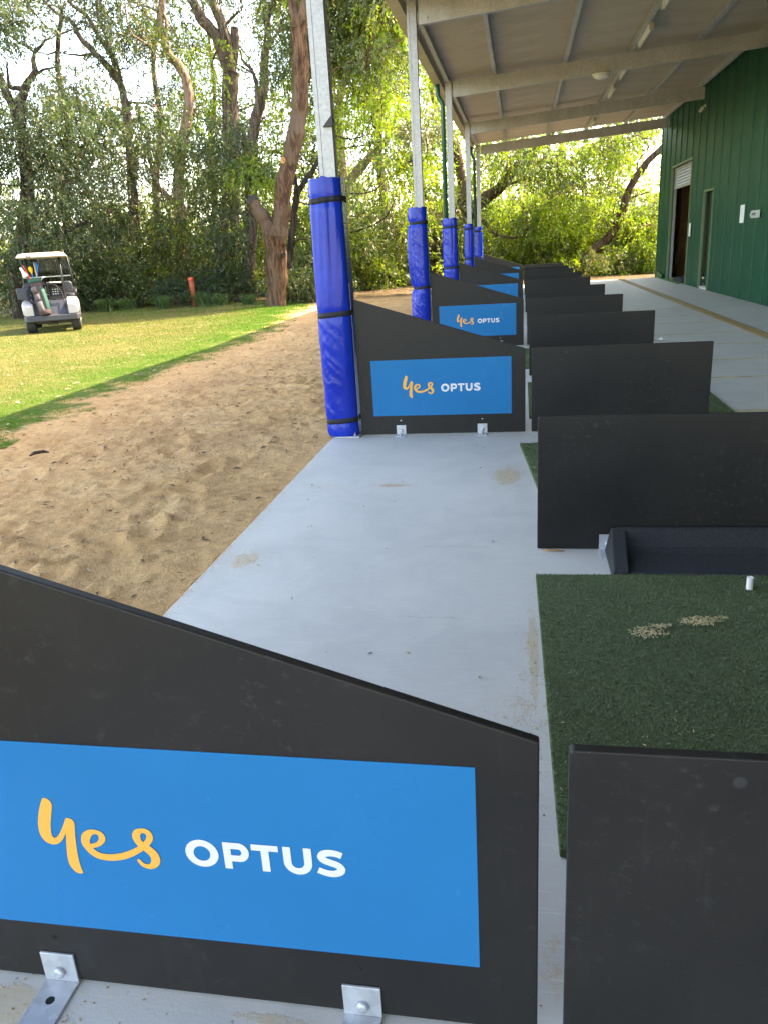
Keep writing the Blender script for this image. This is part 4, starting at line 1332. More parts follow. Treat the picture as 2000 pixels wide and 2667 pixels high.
def club(x, y, tilt, az, ln, mat, head, label, hm=None, r0=0.008):
    e = empty('golf_club', (0, 0, 0), 0, label, 'golf club', 'golf clubs in the bag on the cart')
    e.matrix_world = bagM @ Matrix.Translation((x, y, 0.60)) @ Matrix.Rotation(R(az), 4, 'Z') @ Matrix.Rotation(R(tilt), 4, 'Y')
    MB().tube([(0, 0, 0.0), (0, 0, ln * 0.5), (0, 0, ln)], [r0 * 0.8, r0, r0], 8).build('shaft', mat, e)
    if head == 'cover':
        MB().lathe([(0.012, ln - 0.20), (0.026, ln - 0.17), (0.032, ln - 0.08), (0.048, ln - 0.03), (0.055, ln + 0.02), (0.042, ln + 0.06), (0.015, ln + 0.078)], 18).build('head_cover', hm, e)
    if head == 'sock':
        MB().lathe([(0.06, ln - 0.17), (0.066, ln - 0.12), (0.045, ln - 0.07), (0.032, ln - 0.02), (0.034, ln + 0.03), (0.02, ln + 0.06)], 18).build('head_cover', hm, e)
    if head == 'ball':
        MB().lathe([(0.012, ln - 0.1), (0.024, ln - 0.06), (0.046, ln - 0.01), (0.046, ln + 0.03), (0.02, ln + 0.06)], 18).build('head_cover', hm, e)
    if head == 'iron':
        MB().prism([(-0.01, ln - 0.01), (0.015, ln - 0.015), (0.07, ln + 0.03), (0.075, ln + 0.05), (0.03, ln + 0.035), (-0.01, ln + 0.02)], 'y', -0.006, 0.006).build('head', M['alloy'], e)


club(-0.07, 0.0, -16, 0, 0.43, M['cart_black'], 'sock', 'golf club under a white padded head cover', M['white'])
club(-0.045, -0.02, -10, 0, 0.51, M['red_shaft'], 'none', 'bright orange red stick standing in the golf bag', r0=0.016)
club(-0.01, 0.02, -1, 0, 0.40, M['blue_cover'], 'ball', 'golf club with round yellow head cover', M['yellow_cover'], 0.012)
club(0.02, 0.03, 12, 0, 0.47, M['blue_cover'], 'cover', 'golf club with bright blue head cover', M['blue_cover'], 0.02)
club(0.05, -0.02, 4, 0, 0.53, M['wood'], 'none', 'plain pale wooden stick standing upright in the golf bag', r0=0.011)
club(0.055, 0.0, 30, 0, 0.22, M['alloy'], 'iron', 'steel golf iron with its head out to the right of the bag')

# red marker post
e = empty('marker_post', (-9.765, 23.02, -0.05), 0, 'leaning red marker post in front of the dark shrubs', 'post')
e.rotation_euler = (R(1.0), R(-2.5), 0)
MB().lathe([(0.078, 0.0), (0.078, 0.86), (0.072, 0.885)], 20).build('shaft', M['red_post'], e)
MB().lathe([(0.082, 0.80), (0.084, 0.81), (0.084, 0.885), (0.078, 0.895), (0.02, 0.90)], 20).build('cap', M['red_shaft'], e)

# ================================================================== VEGETATION
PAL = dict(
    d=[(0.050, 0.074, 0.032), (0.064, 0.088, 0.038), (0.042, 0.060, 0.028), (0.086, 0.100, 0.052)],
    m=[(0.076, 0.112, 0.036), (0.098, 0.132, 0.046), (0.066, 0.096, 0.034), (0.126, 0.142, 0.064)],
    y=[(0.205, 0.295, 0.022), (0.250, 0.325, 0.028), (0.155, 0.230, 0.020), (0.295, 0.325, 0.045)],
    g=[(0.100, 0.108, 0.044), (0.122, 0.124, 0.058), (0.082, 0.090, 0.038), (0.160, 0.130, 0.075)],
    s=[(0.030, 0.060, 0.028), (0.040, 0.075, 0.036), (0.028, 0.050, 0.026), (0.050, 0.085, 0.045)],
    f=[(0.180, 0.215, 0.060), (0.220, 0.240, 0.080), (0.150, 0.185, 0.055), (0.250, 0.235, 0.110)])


def foliage(clumps, rg, L=0.68, ll=0.122, lw=0.0205, nl=13, droop=0.55, upright=False):
    """clumps: (x, y, z, r, sprays, palette).  Returns V, F, C of many narrow leaves on hanging sprays."""
    Vs, Cs = [], []
    for (x, y, z, r_, ns, pal) in clumps:
        ns = int(ns)
        if ns < 1:
            continue
        d = rg.normal(size=(ns, 3))
        d /= np.linalg.norm(d, axis=1)[:, None]
        rad = r_ * rg.random(ns) ** 0.45
        st = np.array([x, y, z]) + d * rad[:, None] * np.array([1.0, 1.0, 0.72])
        out = d.copy()
        out[:, 2] = out[:, 2] * 0.4 + (0.5 if upright else 0.0)
        out += rg.normal(scale=0.35, size=(ns, 3))
        out /= np.linalg.norm(out, axis=1)[:, None]
        Ls = L * rg.uniform(0.55, 1.25, ns)
        t = (np.arange(nl) + rg.random((ns, nl))) / nl
        g = droop * rg.uniform(0.6, 1.3, ns)
        P = st[:, None, :] + out[:, None, :] * (Ls[:, None] * t * (1 - 0.45 * t))[..., None]
        P[..., 2] -= (g * Ls)[:, None] * t * t
        # leaf direction: down and outward
        ld = rg.normal(scale=0.60, size=(ns, nl, 3)) + out[:, None, :] * 0.55
        ld[..., 2] += (0.35 if upright else -0.70)
        ld /= np.linalg.norm(ld, axis=2)[..., None]
        sd = np.cross(ld, rg.normal(size=(ns, nl, 3)))
        sd /= np.linalg.norm(sd, axis=2)[..., None] + 1e-9
        ln = ll * rg.uniform(0.6, 1.35, (ns, nl))[..., None]
        wd = lw * rg.uniform(0.7, 1.3, (ns, nl))[..., None]
        a = P
        b = P + ld * ln * 0.45 + sd * wd
        c = P + ld * ln
        e_ = P + ld * ln * 0.45 - sd * wd
        Vs.append(np.stack([a, b, c, e_], 2).reshape(-1, 3))
        pl_ = np.array(PAL[pal])
        col = pl_[rg.integers(0, len(pl_), ns)] * rg.uniform(0.8, 1.25, ns)[:, None]
        col = np.repeat(col[:, None, :], nl, 1) * rg.uniform(0.8, 1.2, (ns, nl, 1))
        brown = rg.random((ns, nl)) < 0.02
        col[brown] = (0.20, 0.11, 0.05)
        Cs.append(np.repeat(col.reshape(-1, 3), 4, 0))
    V = np.concatenate(Vs)
    C = np.concatenate(Cs)
    return V, np.arange(len(V)).reshape(-1, 4), C


def limb(mb, pts, r0, r1, rg, sides=9, wob=0.03, n=5):
    P = smooth_path(pts, n)
    m_ = len(P)
    out, rad = [], []
    for i, p in enumerate(P):
        k = i / (m_ - 1)
        out.append(tuple(p[:3] + rg.normal(scale=wob * 0.35, size=3) * (0 if i in (0, m_ - 1) else 1)))
        rad.append((r0 * (1 - k) + r1 * k) * (1 + 0.05 * math.sin(i * 0.9 + r0 * 50) + 0.03 * math.sin(i * 2.3)))
    mb.tube(out, rad, sides)
    return np.array(out)


def W(pts):
    return [tuple(at(u, v, Y)) for u, v, Y in pts]


# stems: list of (points (u, v, depth), base radius, end radius)
TREES = [
    dict(n='gum_tree', lab='big brown gum tree with a sawn-off limb stub low on its left', bark='bark_brown',
         stems=[([(716, 802, 21.45), (722, 745, 21.45), (719, 655, 21.45), (718, 612, 21.45)], 0.275, 0.30),
                ([(722, 640, 21.45), (730, 585, 21.42), (736, 548, 21.4), (738, 495, 21.4), (756, 416, 21.4), (771, 347, 21.4), (780, 286, 21.4), (784, 211, 21.4), (783, 136, 21.4), (777, 72, 21.4)], 0.23, 0.205),
                ([(777, 90, 21.4), (770, 40, 21.4), (758, -30, 21.5), (745, -160, 21.8), (760, -320, 22)], 0.15, 0.06),
                ([(778, 90, 21.4), (792, 35, 21.3), (806, -40, 21.2), (830, -180, 21.0), (860, -330, 20.8)], 0.17, 0.06),
                ([(713, 640, 21.45), (699, 592, 21.40), (680, 558, 21.33), (657, 522, 21.25)], 0.23, 0.155)], clumps=1),
    dict(n='gum_tree', lab='dark slender tree rising just behind the big brown gum trunk', bark='bark_dark',
         stems=[([(748, 800, 23.4), (752, 700, 23.4), (762, 611, 23.4), (772, 518, 23.4), (795, 470, 23.4), (828, 420, 23.6), (850, 330, 24)], 0.13, 0.05), ([(770, 530, 23.4), (772, 484, 23.4), (768, 430, 23.5), (800, 340, 23.8)], 0.07, 0.03)], clumps=1),
    dict(n='gum_tree', lab='forked grey tree with a short sawn stump beside its stem', bark='bark_grey',
         stems=[([(640, 800, 26), (652, 640, 26), (655, 500, 26), (656, 416, 26), (659, 347, 26), (677, 271, 26), (689, 211, 26), (688, 157, 26), (697, 105, 26), (698, 45, 26), (722, -10, 26), (760, -120, 26)], 0.24, 0.07),
                ([(656, 420, 26), (645, 385, 25.9), (631, 348, 25.8)], 0.14, 0.13),
                ([(672, 290, 26), (668, 215, 25.9), (655, 180, 25.8), (632, 155, 25.7), (625, 130, 25.6)], 0.08, 0.03), ([(688, 150, 26), (705, 110, 26), (728, 75, 26.1), (740, 30, 26.2)], 0.07, 0.03)], clumps=1),
    dict(n='gum_tree', lab='tall dark tree splitting into two thick leaning limbs against the sky', bark='bark_grey',
         stems=[([(590, 800, 28), (600, 560, 28), (602, 380, 28), (600, 260, 28), (602, 187, 28)], 0.33, 0.27), ([(603, 200, 28), (569, 99, 28), (530, 54, 28), (502, 0, 28), (470, -90, 28), (430, -260, 28)], 0.22, 0.10),
                ([(602, 200, 28), (593, 111, 28), (575, 51, 28), (554, 0, 28), (560, -110, 28), (540, -260, 28)], 0.20, 0.09), ([(606, 170, 28.1), (612, 120, 28.1), (611, 70, 28.1)], 0.16, 0.13), ([(590, 60, 28), (615, 36, 28), (630, 24, 28)], 0.06, 0.02)], clumps=1),
    dict(n='gum_tree', lab='pale pinkish gum with curved stem left of the dark forked limbs', bark='bark_pink',
         stems=[([(480, 800, 27), (477, 624, 27), (466, 520, 27), (470, 400, 27), (492, 290, 27), (488, 215, 27), (469, 175, 27), (439, 136, 27), (427, 87, 27), (418, 62, 27), (423, 0, 27), (425, -110, 27), (400, -260, 27)], 0.22, 0.07),
                ([(468, 545, 27), (440, 510, 26.9), (412, 483, 26.8), (392, 420, 26.7), (385, 340, 26.6)], 0.11, 0.04), ([(420, 72, 27), (400, 52, 27), (370, 34, 27)], 0.08, 0.03), ([(432, 80, 27), (434, 55, 27), (425, 25, 27)], 0.06, 0.04), ([(412, 30, 27), (390, 18, 27), (335, 0, 27)], 0.05, 0.02)], clumps=1),
    dict(n='gum_tree', lab='leaning many-branched tree fanning up to the left of the sky gap', bark='bark_grey',
         stems=[([(345, 805, 26.5), (352, 640, 26.5), (345, 480, 26.5), (335, 340, 26.5), (326, 265, 26.5), (307, 205, 26.5), (250, 139, 26.5), (211, 99, 26.5), (187, 54, 26.5), (145, 30, 26.5), (80, -40, 26.5)], 0.20, 0.03),
                ([(318, 230, 26.5), (295, 151, 26.5), (259, 96, 26.5), (226, 39, 26.5), (181, 4, 26.5), (130, -80, 26.5)], 0.11, 0.03), ([(290, 150, 26.5), (275, 90, 26.5), (252, 25, 26.4), (265, -40, 26.4)], 0.06, 0.02), ([(250, 139, 26.5), (200, 142, 26.5), (150, 134, 26.5)], 0.05, 0.015), ([(352, 640, 26.5), (300, 560, 26.2), (240, 520, 26), (200, 440, 25.8)], 0.09, 0.03)], clumps=1),
    dict(n='gum_tree', lab='dark drooping tree behind the golf cart with bare grey top branches', bark='bark_dark',
         stems=[([(52, 810, 21.5), (48, 720, 21.5), (58, 620, 21.6), (72, 500, 21.8), (60, 380, 22), (50, 300, 22.1), (66, 229, 22.2), (90, 187, 22.2), (87, 145, 22.2), (117, 103, 22.2)], 0.26, 0.03), ([(80, 700, 21.6), (108, 628, 21.2), (155, 608, 21), (230, 575, 20.8)], 0.11, 0.04),
                ([(66, 232, 22.2), (45, 228, 22.2), (27, 226, 22.2), (20, 195, 22.2), (18, 158, 22.2)], 0.08, 0.025), ([(80, 200, 22.2), (120, 178, 22.2), (165, 170, 22.2)], 0.05, 0.012), ([(50, 310, 22.1), (-20, 160, 22), (-60, 30, 21.8), (-20, -60, 21.5)], 0.12, 0.05), ([(70, 480, 21.8), (120, 400, 21.6), (170, 360, 21.4)], 0.07, 0.02)], clumps=1),
    dict(n='gum_tree', lab='pale tree with a thick curving limb right of the nearest blue pad', bark='bark_pink',
         stems=[([(870, 800, 30), (880, 640, 30), (893, 520, 30), (889, 440, 30), (888, 380, 30), (880, 300, 30), (900, 180, 30), (890, 40, 30), (910, -120, 30)], 0.26, 0.08), ([(893, 520, 30), (905, 481, 30), (938, 438, 30), (967, 405, 30), (1000, 370, 30), (1030, 300, 30), (1060, 200, 30)], 0.21, 0.06)], clumps=1),
    dict(n='gum_tree', lab='dark spreading tree seen between the far posts with long low branches', bark='bark_brown',
         stems=[([(1124, 760, 31), (1130, 687, 31), (1140, 630, 31), (1165, 590, 31), (1200, 574, 31), (1230, 545, 31), (1261, 517, 31), (1297, 492, 31), (1330, 452, 31), (1359, 416, 31), (1395, 388, 31), (1440, 340, 31)], 0.36, 0.10),
                ([(1195, 575, 31), (1205, 500, 31.2), (1196, 440, 31.2), (1180, 360, 31.2), (1140, 290, 31.2), (1120, 200, 31.2), (1130, 60, 31)], 0.22, 0.07), ([(1225, 556, 31), (1254, 571, 30.8), (1285, 605, 30.6), (1308, 615, 30.5), (1345, 618, 30.4), (1373, 596, 30.3), (1380, 620, 30.3)], 0.09, 0.02),
                ([(1140, 620, 31), (1110, 520, 31), (1090, 450, 31), (1060, 400, 31.2)], 0.10, 0.04), ([(1300, 490, 31), (1350, 470, 31), (1400, 450, 31), (1415, 420, 31)], 0.06, 0.02), ([(1359, 416, 31), (1500, 420, 31.5), (1560, 380, 32), (1600, 330, 32)], 0.08, 0.03)], clumps=1),
    dict(n='gum_tree', lab='slanting trunk leaning right towards the green shed wall', bark='bark_brown',
         stems=[([(1490, 735, 30), (1513, 690, 30), (1547, 655, 30), (1590, 611, 30), (1616, 560, 30), (1630, 517, 30), (1648, 474, 30), (1684, 423, 30), (1735, 372, 30), (1790, 300, 30), (1830, 200, 30)], 0.20, 0.08), ([(1630, 520, 30), (1660, 508, 30), (1690, 500, 30)], 0.04, 0.015), ([(1660, 455, 30), (1662, 420, 30), (1690, 380, 30.1), (1700, 330, 30.2)], 0.03, 0.01)], clumps=1),
    dict(n='gum_tree', lab='slim tree standing in the background wood left of the pinkish gum', bark='bark_grey',
         stems=[([(418, 800, 33), (415, 640, 33), (405, 480, 33), (420, 320, 33), (400, 180, 33), (415, 20, 33)], 0.2, 0.06)], clumps=1),
    dict(n='gum_tree', lab='slim tree in the background wood right of the dark forked tree', bark='bark_dark',
         stems=[([(545, 800, 34), (548, 640, 34), (560, 520, 34), (545, 400, 34), (560, 250, 34), (540, 60, 34)], 0.18, 0.06)], clumps=1),
    dict(n='gum_tree', lab='background tree standing behind the left edge of the golf cart', bark='bark_dark',
         stems=[([(170, 800, 32), (180, 640, 32), (165, 480, 32), (180, 330, 32), (150, 180, 32), (160, 20, 32)], 0.24, 0.07)], clumps=1),
    dict(n='gum_tree', lab='background tree whose crown fills the gap between the two nearest posts', bark='bark_grey',
         stems=[([(985, 780, 35), (990, 640, 35), (1000, 520, 35), (985, 380, 35), (1000, 220, 35), (980, 60, 35), (1000, -120, 35)], 0.26, 0.08)], clumps=1),
    dict(n='gum_tree', lab='background tree behind the bright bushes at the end of the pavement', bark='bark_pink',
         stems=[([(1450, 720, 38), (1455, 620, 38), (1440, 520, 38), (1465, 400, 38), (1450, 250, 38), (1480, 80, 38)], 0.24, 0.08)], clumps=1),
]
rg = np.random.default_rng(42)
tree_nodes = []
for i, t in enumerate(TREES):
    base = at(*t['stems'][0][0][0])[:2] if False else None
    b0 = W([t['stems'][0][0][0]])[0]
    t['root'] = empty(t['n'], (b0[0], b0[1], 0), 0, t['lab'], 'tree', 'trees along the edge of the grass')
    t['off'] = Vector((b0[0], b0[1], 0))
    mb = MB()
    nodes = []
    for si, (pts, r0, r1) in enumerate(t['stems']):
        w = W(pts)
        if si == 0:
            w[0] = (w[0][0], w[0][1], -0.25)
        P = limb(mb, w, r0, r1, rg, 12 if r0 > 0.12 else 8, 0.02 + 0.04 * r0)
        if si == 0:
            # root flare
            pass
        nodes.append(P)
    t['mb'] = mb
    t['nodes'] = np.concatenate(nodes)
    for p in t['nodes']:
        tree_nodes.append((i, *p))
TN = np.array(tree_nodes)

# thin or open places in the leaf canopy: (u, v, ru, rv, factor)
GAPS = [(95, 120, 105, 110, 0.0), (20, 210, 60, 60, 0.25), (290, 250, 75, 50, 0.08), (230, 215, 95, 45, 0.35), (480, 20, 70, 40, 0.35), (545, 30, 50, 50, 0.3), (640, 80, 70, 80, 0.12), (620, 150, 45, 45, 0.4),
        (930, 400, 45, 75, 0.05), (980, 490, 55, 60, 0.25), (905, 540, 40, 40, 0.3), (410, 490, 32, 42, 0.2), (790, 330, 28, 60, 0.35), (735, 300, 26, 80, 0.4), (700, 420, 30, 40, 0.5), (1715, 380, 42, 75, 0.03),
        (130, 330, 40, 25, 0.5), (60, 440, 40, 25, 0.5), (330, 150, 40, 60, 0.5), (400, 250, 40, 40, 0.6), (860, 450, 30, 30, 0.4), (1180, 60, 40, 30, 0.5)]


def openness(u, v):
    k = 1.0
    for a, b, ru, rv, f in GAPS:
        d = ((u - a) / ru) ** 2 + ((v - b) / rv) ** 2
        if d < 1.0:
            k = min(k, f)
        elif d < 1.7:
            k = min(k, f + (1 - f) * (d - 1) / 0.7)
    return k


clumps = [[] for _ in TREES]
twigs = [[] for _ in TREES]


def add_clump(u, v, Y, r_px, ns, pal):
    p = at(u, v, Y)
    d = np.linalg.norm(p)
    r_ = r_px * d / 2014
    if p[2] < 0.5:
        return
    dist = np.linalg.norm((TN[:, 1:] - p) * np.array([1, 0.6, 1]), axis=1) + np.where(TN[:, 3] > p[2] + 0.6, 1.2, 0) + np.where((TN[:, 0] == 0) & (p[2] < 5.5), 6.0, 0)
    j = int(np.argmin(dist))
    ti = int(TN[j, 0])
    clumps[ti].append((p[0], p[1], p[2], r_, ns, pal))
    twigs[ti].append((p, r_))


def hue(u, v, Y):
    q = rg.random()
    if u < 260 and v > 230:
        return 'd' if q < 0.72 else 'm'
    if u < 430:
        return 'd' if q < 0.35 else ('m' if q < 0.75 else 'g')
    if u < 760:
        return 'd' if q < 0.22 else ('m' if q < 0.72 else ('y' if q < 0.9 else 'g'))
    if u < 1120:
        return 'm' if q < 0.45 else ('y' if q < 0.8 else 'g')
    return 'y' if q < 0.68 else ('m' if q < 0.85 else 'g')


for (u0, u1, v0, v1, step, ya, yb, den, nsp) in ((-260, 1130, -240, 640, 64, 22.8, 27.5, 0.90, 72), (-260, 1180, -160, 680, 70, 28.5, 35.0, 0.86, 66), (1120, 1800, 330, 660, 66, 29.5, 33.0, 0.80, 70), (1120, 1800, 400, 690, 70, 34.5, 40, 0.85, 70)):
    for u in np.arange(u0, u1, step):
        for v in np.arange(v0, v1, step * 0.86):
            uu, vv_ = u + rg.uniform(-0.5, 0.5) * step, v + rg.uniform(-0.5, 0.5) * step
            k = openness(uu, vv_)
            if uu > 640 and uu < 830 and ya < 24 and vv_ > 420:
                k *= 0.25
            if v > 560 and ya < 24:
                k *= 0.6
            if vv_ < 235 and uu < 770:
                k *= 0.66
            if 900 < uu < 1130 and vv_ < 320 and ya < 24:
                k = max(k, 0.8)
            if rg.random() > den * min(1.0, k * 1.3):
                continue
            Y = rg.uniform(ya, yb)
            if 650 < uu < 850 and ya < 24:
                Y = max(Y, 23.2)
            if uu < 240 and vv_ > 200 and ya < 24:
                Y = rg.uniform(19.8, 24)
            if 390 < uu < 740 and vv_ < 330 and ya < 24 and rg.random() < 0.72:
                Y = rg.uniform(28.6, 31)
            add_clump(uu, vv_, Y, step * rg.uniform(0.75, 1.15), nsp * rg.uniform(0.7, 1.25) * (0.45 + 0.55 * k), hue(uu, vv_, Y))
# tall crowns above the picture: they dapple the grass and the trunks
for k in range(75):
    add_clump(rg.uniform(-420, 900), rg.uniform(-900, -260), rg.uniform(21.5, 26.5), 78, 34, 'm')
# crown of the big gum above and right of the picture: it shades its own trunk
for k in range(46):
    add_clump(rg.uniform(800, 1080), rg.uniform(-420, 190), rg.uniform(21.8, 24.0), 60, 70, 'm' if rg.random() < 0.6 else 'y')
# particular clumps
for u, v, Y, rp, ns, pal in ((640, 450, 22.7, 34, 60, 'y'), (668, 430, 22.5, 28, 50, 'y'), (696, 470, 22.1, 20, 40, 'y'), (625, 430, 22.7, 36, 50, 'm'), (690, 450, 22.3, 24, 40, 'm'), (585, 575, 23.5, 48, 80, 'd'), (560, 620, 23.5, 45, 70, 'd'),
                             (610, 640, 23.8, 40, 60, 'd'), (30, 30, 21, 60, 55, 'm'), (75, 60, 21, 40, 32, 'm'), (10, 85, 21, 40, 40, 'd'), (330, 90, 26, 60, 110, 'd'), (370, 100, 26, 45, 70, 'm'), (60, 600, 20, 70, 90, 'd'), (140, 560, 20.5, 60, 80, 'd'),
                             (30, 690, 20.5, 70, 100, 'd'), (130, 660, 20.8, 50, 60, 'd'), (240, 610, 22.5, 55, 80, 'd'), (290, 560, 24, 50, 60, 'm'), (215, 480, 21.5, 60, 80, 'd'),
                             (1400, 420, 30.5, 60, 90, 'm'), (1450, 450, 30.5, 60, 90, 'm'), (1500, 400, 30.8, 60, 80, 'y'), (1560, 400, 31, 50, 60, 'g'), (1620, 360, 31, 40, 40, 'm'), (1330, 410, 30, 50, 70, 'y')):
    add_clump(u, v, Y, rp, ns, pal)

n_leaf = 0
for i, t in enumerate(TREES):
    mb = t['mb']
    nodes = t['nodes'].copy()
    nodes = nodes[nodes[:, 2] > 1.6]
    order = sorted(twigs[i], key=lambda q: np.min(np.linalg.norm(nodes - q[0], axis=1)))
    for c, r_ in order:
        dd = np.linalg.norm(nodes - c, axis=1) + 1.2 * np.maximum(0, nodes[:, 2] - c[2] + 0.2)
        node = nodes[int(np.argmin(dd))]
        nodes = np.vstack([nodes, c[None], (0.5 * (c + node) + np.array([0, 0, -0.05]))[None]])
        d = np.linalg.norm(c - node)
        mid = (node + c) / 2 + rg.normal(scale=0.10 + 0.06 * d, size=3) + np.array([0, 0, -0.06 * d])
        limb(mb, [tuple(node), tuple(mid), tuple(c + rg.normal(scale=0.1, size=3))], min(0.05, 0.014 + 0.010 * d), 0.010, rg, 5, 0.06, 5)
        for q in range(3):
            e_ = c + rg.normal(scale=0.75 * r_, size=3)
            k0 = mid + (c - mid) * rg.uniform(0.2, 0.9)
            limb(mb, [tuple(k0), tuple((k0 + e_) / 2 + rg.normal(scale=0.14, size=3)), tuple(e_)], 0.010, 0.004, rg, 4, 0.05, 3)
    o = mb.build('trunk', M[t['bark']], t['root'], fix=False)
    o.location = -t['off']
    if clumps[i]:
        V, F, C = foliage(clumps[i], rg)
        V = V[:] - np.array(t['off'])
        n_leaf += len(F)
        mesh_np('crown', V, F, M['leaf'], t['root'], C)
# sawn faces and knots of the big gum
g0 = TREES[0]
for (u, v, Y, r_, mat, nm, ax) in ((656, 521, 21.24, 0.15, 'burnt', 'sawn_stub', (-0.35, -0.8, 0.5)), (740, 661, 21.23, 0.055, 'burnt', 'knot', (0.35, -0.9, 0.1)), (738, 417, 21.22, 0.075, 'cutwood', 'pruning_scar', (-0.25, -0.95, 0.1))):
    p = Vector(at(u, v, Y)) - g0['off']
    q = Vector(ax).to_track_quat('Z', 'Y').to_matrix().to_4x4()
    MB().lathe([(r_ * 1.05, -0.10), (r_ * 1.12, -0.02), (r_ * 1.05, 0.02), (r_ * 0.8, 0.03), (r_ * 0.7, 0.012), (r_ * 0.3, 0.006)], 18).xf(Matrix.Translation(p) @ q).build(nm, M[mat], g0['root'])

# shrubs: (u, depth, height, radius, palette, label)
SHR = [(60, 22.6, 2.4, 1.3, 'd', 'dark shrub at the left edge behind the golf cart'), (175, 23.8, 2.2, 1.3, 'd', 'dark shrub showing through the golf cart windscreen'), (265, 24.6, 2.6, 1.4, 'm', 'green shrub just right of the golf cart'),
       (335, 25.2, 2.4, 1.3, 'm', 'leafy shrub midway between golf cart and red marker post'), (395, 26.5, 3.0, 1.4, 'y', 'sunlit shrub left of the red marker post'), (462, 24.0, 1.05, 0.75, 's', 'low dark bush left behind the red marker post'),
       (545, 23.9, 1.25, 0.85, 's', 'low dark bush right behind the red marker post'), (615, 24.3, 1.05, 0.7, 's', 'low dark bush nearer the big gum trunk'), (505, 26.8, 2.6, 1.3, 'm', 'taller shrub behind the low dark bushes'), (640, 27.5, 2.9, 1.4, 'y', 'bright shrub behind the sawn-off limb of the gum'),
       (778, 22.6, 0.95, 0.75, 'm', 'small bush at the foot of the big gum trunk'), (812, 24.5, 1.7, 0.9, 'm', 'shrub touching the left edge of the nearest blue pad'), (800, 28.5, 3.0, 1.5, 'y', 'tall bright shrub left behind the nearest blue pad'), (905, 27.8, 2.7, 1.4, 'y', 'bright shrub just right of the nearest blue pad'),
       (965, 28.8, 3.0, 1.5, 'y', 'yellow green shrub midway between the two nearest blue pads'), (1035, 30.0, 3.1, 1.5, 'm', 'shrub just left of the second blue pad'), (1150, 33.0, 3.1, 1.6, 'y', 'sunlit shrub between the second and third blue pads'),
       (1245, 33.5, 3.2, 1.6, 'y', 'sunlit shrub behind the two farthest blue pads'), (1325, 32.0, 3.0, 1.5, 'y', 'bright yellow green bush right of the farthest blue pad'), (1400, 31.5, 2.8, 1.4, 'y', 'bright yellow green bush above the divider board row'),
       (1465, 32.5, 3.0, 1.5, 'y', 'bright bush just left of the slanting trunk'), (1560, 33.0, 2.9, 1.5, 'y', 'bright bush right behind the slanting trunk'), (1640, 32.0, 2.6, 1.4, 'y', 'bright bush at the end of the drain grate'),
       (1715, 31.5, 2.9, 1.4, 'm', 'bush touching the edge of the green shed wall'), (1590, 29.6, 1.0, 0.8, 'y', 'low sunlit bush at the far edge of the pavement'), (1690, 29.5, 1.1, 0.8, 'y', 'low sunlit bush in the corner by the shed')]
for (u, Y, h, r_, pal, lab) in SHR:
    x = at(u, 700, Y)[0]
    e = empty('shrub', (x, Y, -0.03), 0, lab, 'shrub', 'shrubs along the tree line')
    cl = []
    mb = MB()
    nn = int(8 + 7 * h)
    for k in range(nn):
        a, q = rg.uniform(0, 2 * PI), math.sqrt(rg.random()) * r_
        z = h * rg.uniform(0.12, 0.95) * (1 - 0.25 * (q / r_) ** 2)
        c = np.array([q * math.cos(a), q * math.sin(a), z])
        cl.append((c[0], c[1], c[2], 0.30 + 0.16 * h / 2, 38 if pal != 's' else 44, pal if rg.random() < 0.75 else 'm'))
        limb(mb, [(0.1 * math.cos(a), 0.1 * math.sin(a), 0), tuple(c * 0.55 + rg.normal(scale=0.1, size=3)), tuple(c)], 0.022, 0.005, rg, 5, 0.05, 3)
    mb.build('stems', M['bark_grey'], e, fix=False)
    if pal == 's':
        V, F, C = foliage(cl, rg, L=0.38, ll=0.06, lw=0.011, nl=16, droop=0.1, upright=True)
    else:
        V, F, C = foliage(cl, rg, L=0.6, ll=0.11, lw=0.019, nl=11, droop=0.45)
    V[:, 2] = np.maximum(V[:, 2], 0.02)
    n_leaf += len(F)
    mesh_np('crown', V, F, M['leaf'], e, C)

# strap-leaved tufts at the grass edge
for i, (u, Y, h, lab) in enumerate(((425, 22.6, 0.45, 'pale strappy grass tuft left of the red marker post'), (530, 22.9, 0.5, 'grass tuft right at the foot of the red marker post'), (575, 22.9, 0.42, 'grass tuft before the low dark bushes'), (275, 22.8, 0.45, 'grey green grass tuft right of the golf cart'),
                                    (650, 22.6, 0.35, 'small grass tuft left of the big gum foot'), (330, 23.2, 0.4, 'grass tuft farther right of the golf cart'))):
    x = at(u, 790, Y)[0]
    nb = 150
    a = rg.uniform(0, 2 * PI, nb)
    ln = h * rg.uniform(0.6, 1.2, nb)
    b0 = np.stack([rg.normal(scale=0.10, size=nb), rg.normal(scale=0.10, size=nb), np.zeros(nb)], -1)
    dirv = np.stack([np.cos(a), np.sin(a), np.zeros(nb)], -1)
    s = np.stack([-np.sin(a), np.cos(a), np.zeros(nb)], -1) * 0.007
    p1 = b0 + dirv * (ln * 0.35)[:, None] + np.array([0, 0, 1]) * (ln * 0.8)[:, None]
    p2 = b0 + dirv * (ln * 0.95)[:, None] + np.array([0, 0, 1]) * (ln * 0.55)[:, None]
    V = np.stack([b0 - s, b0 + s, p1 + s, p1 - s, p2, p2 + s * 0.1], 1)
    F1 = np.arange(nb)[:, None] * 6 + np.array([0, 1, 2, 3])
    F2 = np.arange(nb)[:, None] * 6 + np.array([3, 2, 5, 4])
    c = np.array([(0.10, 0.16, 0.07)]) * rg.uniform(0.6, 1.6, nb)[:, None]
    e = empty('grass_tuft', (x, Y, -0.03), 0, lab, 'grass tuft', 'strappy tufts at the edge of the grass')
    mesh_np('leaves', V.reshape(-1, 3), np.concatenate([F1, F2]), M['leaf'], e, np.repeat(c, 6, 0))

